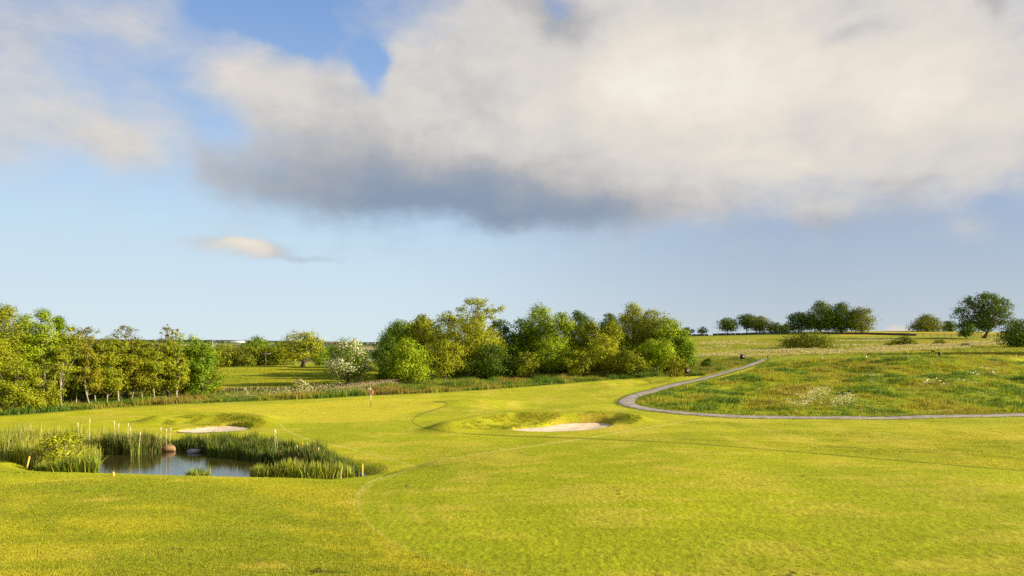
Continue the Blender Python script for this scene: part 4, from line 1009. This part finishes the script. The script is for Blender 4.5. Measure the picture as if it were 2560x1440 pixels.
# boulders at the pond
def boulder(label, px, row, sx, sy, sz, mat, seed, name='boulder'):
    import bmesh
    Y = -WATER_Z * F / (row - HY); x = (px - 1280) / F * Y
    bm = bmesh.new(); bmesh.ops.create_icosphere(bm, subdivisions=3, radius=1)
    rg = np.random.default_rng(seed)
    for v in bm.verts:
        n = .75 + .4 * float(fbm(np.array([v.co.x * 1.3 + seed]), np.array([v.co.y * 1.3 + v.co.z * 1.7]), seed, 3)[0])
        v.co = Vector((v.co.x * sx * n, v.co.y * sy * n, max(v.co.z, -.5) * sz * n))
    me = bpy.data.meshes.new(name); bm.to_mesh(me); bm.free(); me.materials.append(mat)
    me.polygons.foreach_set('use_smooth', np.ones(len(me.polygons), bool))
    o = bpy.data.objects.new(name, me); COL.objects.link(o); o.location = (x, Y, WATER_Z + sz * .35)
    tag(o, label, 'rock', 'rocks at the far shore')
M_rock = mat_plain('brown_rock', (.10, .055, .025), (.24, .15, .07), 3, .85, .05)
M_rockg = mat_plain('grey_rock', (.12, .12, .13), (.24, .24, .25), 3, .85, .04)
boulder('rounded brown boulder at the far water edge', 420, 1127, .52, .35, .30, M_rock, 2)
boulder('small flat tan rock left of the brown boulder', 383, 1127, .26, .2, .14, M_rock, 3)
boulder('flat grey stone in shade right of the boulder', 485, 1131, .42, .3, .17, M_rockg, 4)

# far things
def pylon(label, px, top, Y, ):
    b = depth_at(px, Y); z = gz(b[0], b[1]); hh = (HY - top) / F * Y - z; w = hh * .10
    root = empty('pylon', (b[0], b[1], z)); tag(root, label, 'pylon')
    m = MB(); r = .35
    for sx in (-1, 1):
        for sy in (-1, 1): m.tube([(sx * w, sy * w, 0), (sx * w * .35, sy * w * .35, hh * .65), (0, 0, hh)], r, 4)
    for k in range(6):
        t = k / 6 * .65; u = (k + 1) / 6 * .65; a = w * (1 - t); c = w * (1 - u)
        m.tube([(-a, -a, t * hh), (c, -c, u * hh)], r * .6, 4); m.tube([(a, -a, t * hh), (-c, -c, u * hh)], r * .6, 4)
    m.build('tower', M_metal, root)
    for t, l in ((.68, .20), (.80, .24), (.91, .16)):
        m = MB(); m.box((0, 0, hh * t), (hh * l * 2, .5, .5)); m.build('arm', M_metal, root)
pylon('tiny steel pylon in the far valley right of the left wood', 531, 848, 900)

def far_building(label, px, Y, w, d, h, roof=True, dz=0.0, mat=None):
    b = depth_at(px, Y); z = gz(b[0], b[1]); root = empty('building', (b[0], b[1], z)); tag(root, label, 'building', 'far buildings on the horizon')
    m = MB(); m.box((0, 0, h / 2), (w, d, h)); m.build('wall', mat or M_white, root)
    m = MB(); V = [(-w / 2 - .5, -d / 2 - .5, h), (w / 2 + .5, -d / 2 - .5, h), (w / 2 + .5, d / 2 + .5, h), (-w / 2 - .5, d / 2 + .5, h), (-w / 2, 0, h * 1.5), (w / 2, 0, h * 1.5)]
    m.add(V, [[0, 1, 5, 4], [2, 3, 4, 5]], [[0, 4, 3], [1, 2, 5]]); m.build('roof', M_white if not roof else M_stone, root)
far_building('long white sheds on the far left horizon', 597, 3300, 60, 30, 7, False)
far_building('tiny pale farmhouse on the far horizon right of the hawthorn', 938, 3300, 22, 14, 8)

def far_trees(label, px0, px1, Y, top, n, seed):
    rng = np.random.default_rng(seed)
    V = []; Cc = []
    for i in range(n):
        px = px0 + (px1 - px0) * rng.random(); b = depth_at(px, Y * (1 + .03 * rng.normal())); z = b[2]
        hh = ((HY - top) / F * Y - z) * .0 + top * (.6 + .6 * rng.random())
        g = rng.normal(0, 1, (90, 3)); g /= np.linalg.norm(g, axis=1, keepdims=True)
        P = np.array([b[0], b[1], z + hh * .5]) + g * np.array([hh * .65, hh * .5, hh * .5]); a = rng.normal(0, 1, (90, 3)); a /= np.linalg.norm(a, axis=1, keepdims=True); bb = np.cross(a, g); s = hh * .22
        V.append(np.stack([P - a * s, P + bb * s, P + a * s, P - bb * s], 1).reshape(-1, 3)); Cc.append(np.repeat(np.array([.035, .055, .018]) * (.7 + .7 * rng.random((90, 1))), 4, 0))
    V = np.vstack(V)
    tag(mesh_np('distant_woodland', V, np.arange(len(V)).reshape(-1, 4), None, M_leaf, None, np.vstack(Cc)), label, 'woodland', None, 'stuff')
far_trees('dark line of woods along the far left horizon', 200, 1000, 3400, 7, 260, 1)
far_trees('hedges and woods in the far valley', 300, 960, 1500, 7, 160, 2)
far_trees('hedges and woods on the middle distance valley floor', 440, 960, 900, 6, 60, 3)

# ------------------------------------------------------------------ sky with clouds
SUN_EL, SUN_AZ = 19.0, 97.0      # degrees above the horizon, clockwise from straight ahead
world = bpy.data.worlds.new('World'); scene.world = world; world.use_nodes = True
nt = world.node_tree; nt.nodes.clear(); N = nt.nodes.new; L = nt.links.new
def mth(op, a, b=None, c=None, clamp=False):
    n = N('ShaderNodeMath'); n.operation = op; n.use_clamp = clamp
    for i, v in enumerate((a, b, c)):
        if v is None: continue
        if isinstance(v, (int, float)): n.inputs[i].default_value = v
        else: L(v, n.inputs[i])
    return n.outputs[0]
def mapr(v, a, b, lo=0.0, hi=1.0, smooth=True):
    n = N('ShaderNodeMapRange'); n.interpolation_type = 'SMOOTHSTEP' if smooth else 'LINEAR'
    for k, x in zip(('From Min', 'From Max', 'To Min', 'To Max'), (a, b, lo, hi)): n.inputs[k].default_value = x
    L(v, n.inputs['Value']); return n.outputs[0]
def mixc(f, a, b, mode='MIX'):
    n = N('ShaderNodeMix'); n.data_type = 'RGBA'; n.blend_type = mode
    for k, v in (('Factor', f), ('A', a), ('B', b)):
        if isinstance(v, tuple): n.inputs[k].default_value = (*v, 1)
        elif isinstance(v, (int, float)): n.inputs[k].default_value = v
        else: L(v, n.inputs[k])
    return n.outputs['Result']
tc = N('ShaderNodeTexCoord'); dirv = tc.outputs['Generated']
sep = N('ShaderNodeSeparateXYZ'); L(dirv, sep.inputs[0])
az = mth('ARCTAN2', sep.outputs[0], sep.outputs[1]); el = mth('ARCSINE', sep.outputs[2])
def ae(px, py):
    a = math.atan((px - 1280) / F); return a, math.atan((HY - py) / F * math.cos(a))
cmb = N('ShaderNodeCombineXYZ'); L(az, cmb.inputs[0]); L(el, cmb.inputs[1])
# gentle warp so that edges billow
def wnoise(vec, scale, det=5, rough=.55, color=False):
    n = N('ShaderNodeTexNoise'); n.inputs['Scale'].default_value = scale; n.inputs['Detail'].default_value = det; n.inputs['Roughness'].default_value = rough; L(vec, n.inputs['Vector'])
    return n.outputs['Color'] if color else n.outputs['Fac']
def vm(op, a, b):
    n = N('ShaderNodeVectorMath'); n.operation = op
    for i, v in enumerate((a, b)):
        if isinstance(v, tuple): n.inputs[i].default_value = v
        elif isinstance(v, (int, float)): n.inputs['Scale'].default_value = v
        else: L(v, n.inputs[i])
    return n.outputs[0]
wc = wnoise(cmb.outputs[0], 5.0, 6, .6, True)
wv = vm('MULTIPLY', vm('SUBTRACT', wc, (.5, .5, .5)), (.14, .09, 0.0))
cv = vm('ADD', cmb.outputs[0], wv)
def blob(px, py, rx, ry, rot=0.0, w=1.0, inner=0.0):
    a, e = ae(px, py); k = math.cos(a)
    mp = N('ShaderNodeMapping'); mp.vector_type = 'TEXTURE'; mp.inputs['Location'].default_value = (a, e, 0)
    mp.inputs['Rotation'].default_value = (0, 0, R(rot)); mp.inputs['Scale'].default_value = (rx / F * k * k, ry / F * k, 1); L(cv, mp.inputs[0])
    ln = N('ShaderNodeVectorMath'); ln.operation = 'LENGTH'; L(mp.outputs[0], ln.inputs[0])
    n = N('ShaderNodeMapRange'); n.interpolation_type = 'SMOOTHSTEP'
    n.inputs['From Min'].default_value = inner; n.inputs['From Max'].default_value = 1; n.inputs['To Min'].default_value = w; n.inputs['To Max'].default_value = 0
    L(ln.outputs['Value'], n.inputs['Value']); return n.outputs[0]
def total(bl):
    s = blob(*bl[0]) if not hasattr(bl[0], 'is_linked') else bl[0]
    for b_ in bl[1:]: s = mth('ADD', s, blob(*b_))
    return s
n_big = wnoise(cmb.outputs[0], 4.2, 7, .58); n_mid = wnoise(cv, 9.0, 6, .6)
stretch = vm('MULTIPLY', cmb.outputs[0], (1.0, 2.2, 1.0)); n_wisp = wnoise(stretch, 11.0, 6, .62)
dens = total([
    # main cloud bank
    (980, 330, 520, 240, -8, .9), (1500, 300, 700, 330, 0, 1.1), (2150, 240, 800, 400, 0, 1.2), (1250, 120, 560, 300, 10, .85), (920, 480, 520, 130, -3, .85),
    (1500, 500, 560, 130, 0, .75), (2450, 330, 460, 260, 10, .7), (680, 230, 260, 200, -25, .75), (1900, 20, 1000, 300, 0, .9), (2050, 520, 170, 90, 0, .45), (600, 440, 200, 110, -10, .35), (1300, 540, 200, 60, 0, .3),
    # clouds at the left
    (40, 60, 240, 190, 0, .5), (120, 270, 330, 160, -20, .62), (270, 380, 210, 110, -20, .6), (0, 350, 220, 150, 0, .45), (290, 90, 260, 150, -30, .35), (420, 330, 280, 150, -30, .4), (420, 60, 200, 130, -40, .3),
    (640, 622, 170, 34, 4, .85), (520, 606, 140, 26, 0, .4), (770, 642, 120, 16, 5, .4), (2240, 815, 90, 36, 0, .9), (2540, 700, 110, 50, 0, .55), (2440, 560, 120, 70, -10, .35), (60, 775, 240, 30, -3, .25), (440, 800, 120, 20, 0, .25),
    # holes of blue
    (925, 160, 75, 110, 8, -.9), (740, 50, 170, 100, -20, -1.1), (600, 30, 160, 60, 0, -.6), (560, 330, 110, 90, 30, -.3), (1385, 15, 80, 50, 0, -.6), (2480, 520, 110, 40, 0, -.3)])
back = mth('MULTIPLY', mapr(mth('ABSOLUTE', az), 1.0, 1.5), .55)       # broken cloud over the rest of the sky
dens = mth('ADD', dens, back)
dens = mth('ADD', dens, mth('MULTIPLY', mth('SUBTRACT', n_big, .5), .8))
dens = mth('ADD', dens, mth('MULTIPLY', mth('SUBTRACT', n_wisp, .5), .65))
dens = mth('SUBTRACT', dens, mapr(el, .02, .14, .6, 0.0))
lowc = total([(2240, 815, 80, 34, 0, .9), (640, 618, 170, 26, -6, .5)])
cover = mapr(mth('ADD', dens, lowc), -.10, .95)
cover = mth('MULTIPLY', cover, .97)
# light and shade of the cloud
lit = total([(1760, 190, 480, 240, 0, .38), (2300, 220, 480, 280, 0, .24), (1450, 220, 300, 200, 0, .10), (1850, 400, 420, 100, 0, .14), (200, 300, 420, 260, -20, .06), (620, 190, 220, 160, -20, .08),
             (880, 530, 600, 250, -3, -.50), (1270, 550, 480, 200, 0, -.40), (1560, 545, 380, 75, 0, -.26), (2050, 570, 420, 70, 0, -.20), (1390, 40, 170, 90, -20, -.24), (2160, 78, 170, 36, 0, -.14), (2480, 20, 70, 60, 0, -.2), (2250, 470, 160, 60, 0, -.10), (640, 615, 170, 40, 0, .40), (2240, 815, 80, 36, 0, .1)])
lit = mth('ADD', mth('ADD', lit, .56), mth('MULTIPLY', mth('SUBTRACT', n_mid, .5), .42))
lit = mth('ADD', lit, mth('MULTIPLY', mth('SUBTRACT', n_wisp, .5), .30))
ramp = N('ShaderNodeValToRGB'); L(lit, ramp.inputs[0]); cr = ramp.color_ramp
CL = [(p_, tuple(lin(*c_))) for p_, c_ in [(0.0, (138, 154, 176)), (.20, (158, 166, 178)), (.42, (192, 189, 188)), (.58, (215, 211, 206)), (.78, (236, 227, 213)), (1.0, (249, 243, 229))]]
cr.elements[0].position = 0; cr.elements[1].position = 1
for p_, c_ in CL[1:-1]: cr.elements.new(p_)
for e_, (p_, c_) in zip(cr.elements, CL): e_.position = p_; e_.color = (*c_, 1)
sky = N('ShaderNodeTexSky'); sky.sky_type = 'NISHITA'; sky.sun_disc = False
sky.sun_elevation = R(SUN_EL); sky.sun_rotation = R(SUN_AZ); sky.air_density = 1.0; sky.dust_density = .6; sky.ozone_density = 2.0
SKY_K, CLOUD_K = .085, 1.0
EXPO = 1.38
def cramp(v, items):
    n = N('ShaderNodeValToRGB'); L(v, n.inputs[0]); e = n.color_ramp.elements
    e[0].position = items[0][0]; e[1].position = items[-1][0]
    for p_, c_ in items[1:-1]: e.new(p_)
    for q_, (p_, c_) in zip(e, items): q_.position = p_; q_.color = (*lin(*c_), 1)
    return n.outputs[0]
skl = cramp(el, [(0, (216, 231, 236)), (.06, (209, 228, 239)), (.15, (196, 222, 241)), (.235, (178, 207, 238)), (.35, (148, 181, 226)), (.47, (120, 158, 212)), (.9, (70, 115, 185))])
skr = cramp(el, [(0, (196, 208, 215)), (.06, (185, 199, 212)), (.15, (166, 185, 210)), (.3, (146, 172, 212)), (.47, (118, 154, 210)), (.9, (70, 115, 185))])
own = mixc(mapr(az, -.25, .42), skl, skr)
own = vm('SCALE', own, 1.0 / (2 ** EXPO) / .085)
skc = mixc(mapr(mth('ABSOLUTE', az), .8, 1.3), own, sky.outputs[0])
cs = vm('SCALE', ramp.outputs[0], 1.0 / (2 ** EXPO) / SKY_K * CLOUD_K)
final = mixc(cover, skc, cs)
bg = N('ShaderNodeBackground'); bg.inputs['Strength'].default_value = SKY_K; L(final, bg.inputs['Color'])
wo = N('ShaderNodeOutputWorld'); L(bg.outputs[0], wo.inputs[0])
world.cycles.sampling_method = 'MANUAL'; world.cycles.sample_map_resolution = 512

# ------------------------------------------------------------------ sun
sd_ = bpy.data.lights.new('sun', 'SUN'); sd_.energy = 5.0; sd_.angle = R(.6); sd_.color = (1.0, .87, .66)
so = bpy.data.objects.new('sun', sd_); COL.objects.link(so)
v = Vector((math.sin(R(SUN_AZ)) * math.cos(R(SUN_EL)), math.cos(R(SUN_AZ)) * math.cos(R(SUN_EL)), math.sin(R(SUN_EL))))
so.rotation_euler = (-v).to_track_quat('-Z', 'Y').to_euler(); so.location = v * 200

# ------------------------------------------------------------------ camera
cd = bpy.data.cameras.new('camera'); cam = bpy.data.objects.new('camera', cd); COL.objects.link(cam); scene.camera = cam
cd.sensor_width = 36; cd.lens = F / 2560 * 36; cam.location = (0, 0, 0); cam.rotation_euler = (R(90), 0, 0)
cd.shift_y = (HY - 720) / 2560.0; cd.clip_start = .1; cd.clip_end = 20000

scene.view_settings.view_transform = 'Standard'; scene.view_settings.look = 'None'
scene.view_settings.exposure = EXPO; scene.view_settings.gamma = 1
scene.render.engine = 'CYCLES'; scene.cycles.max_bounces = 5; scene.cycles.diffuse_bounces = 3; scene.cycles.transmission_bounces = 4
scene.cycles.use_denoising = False
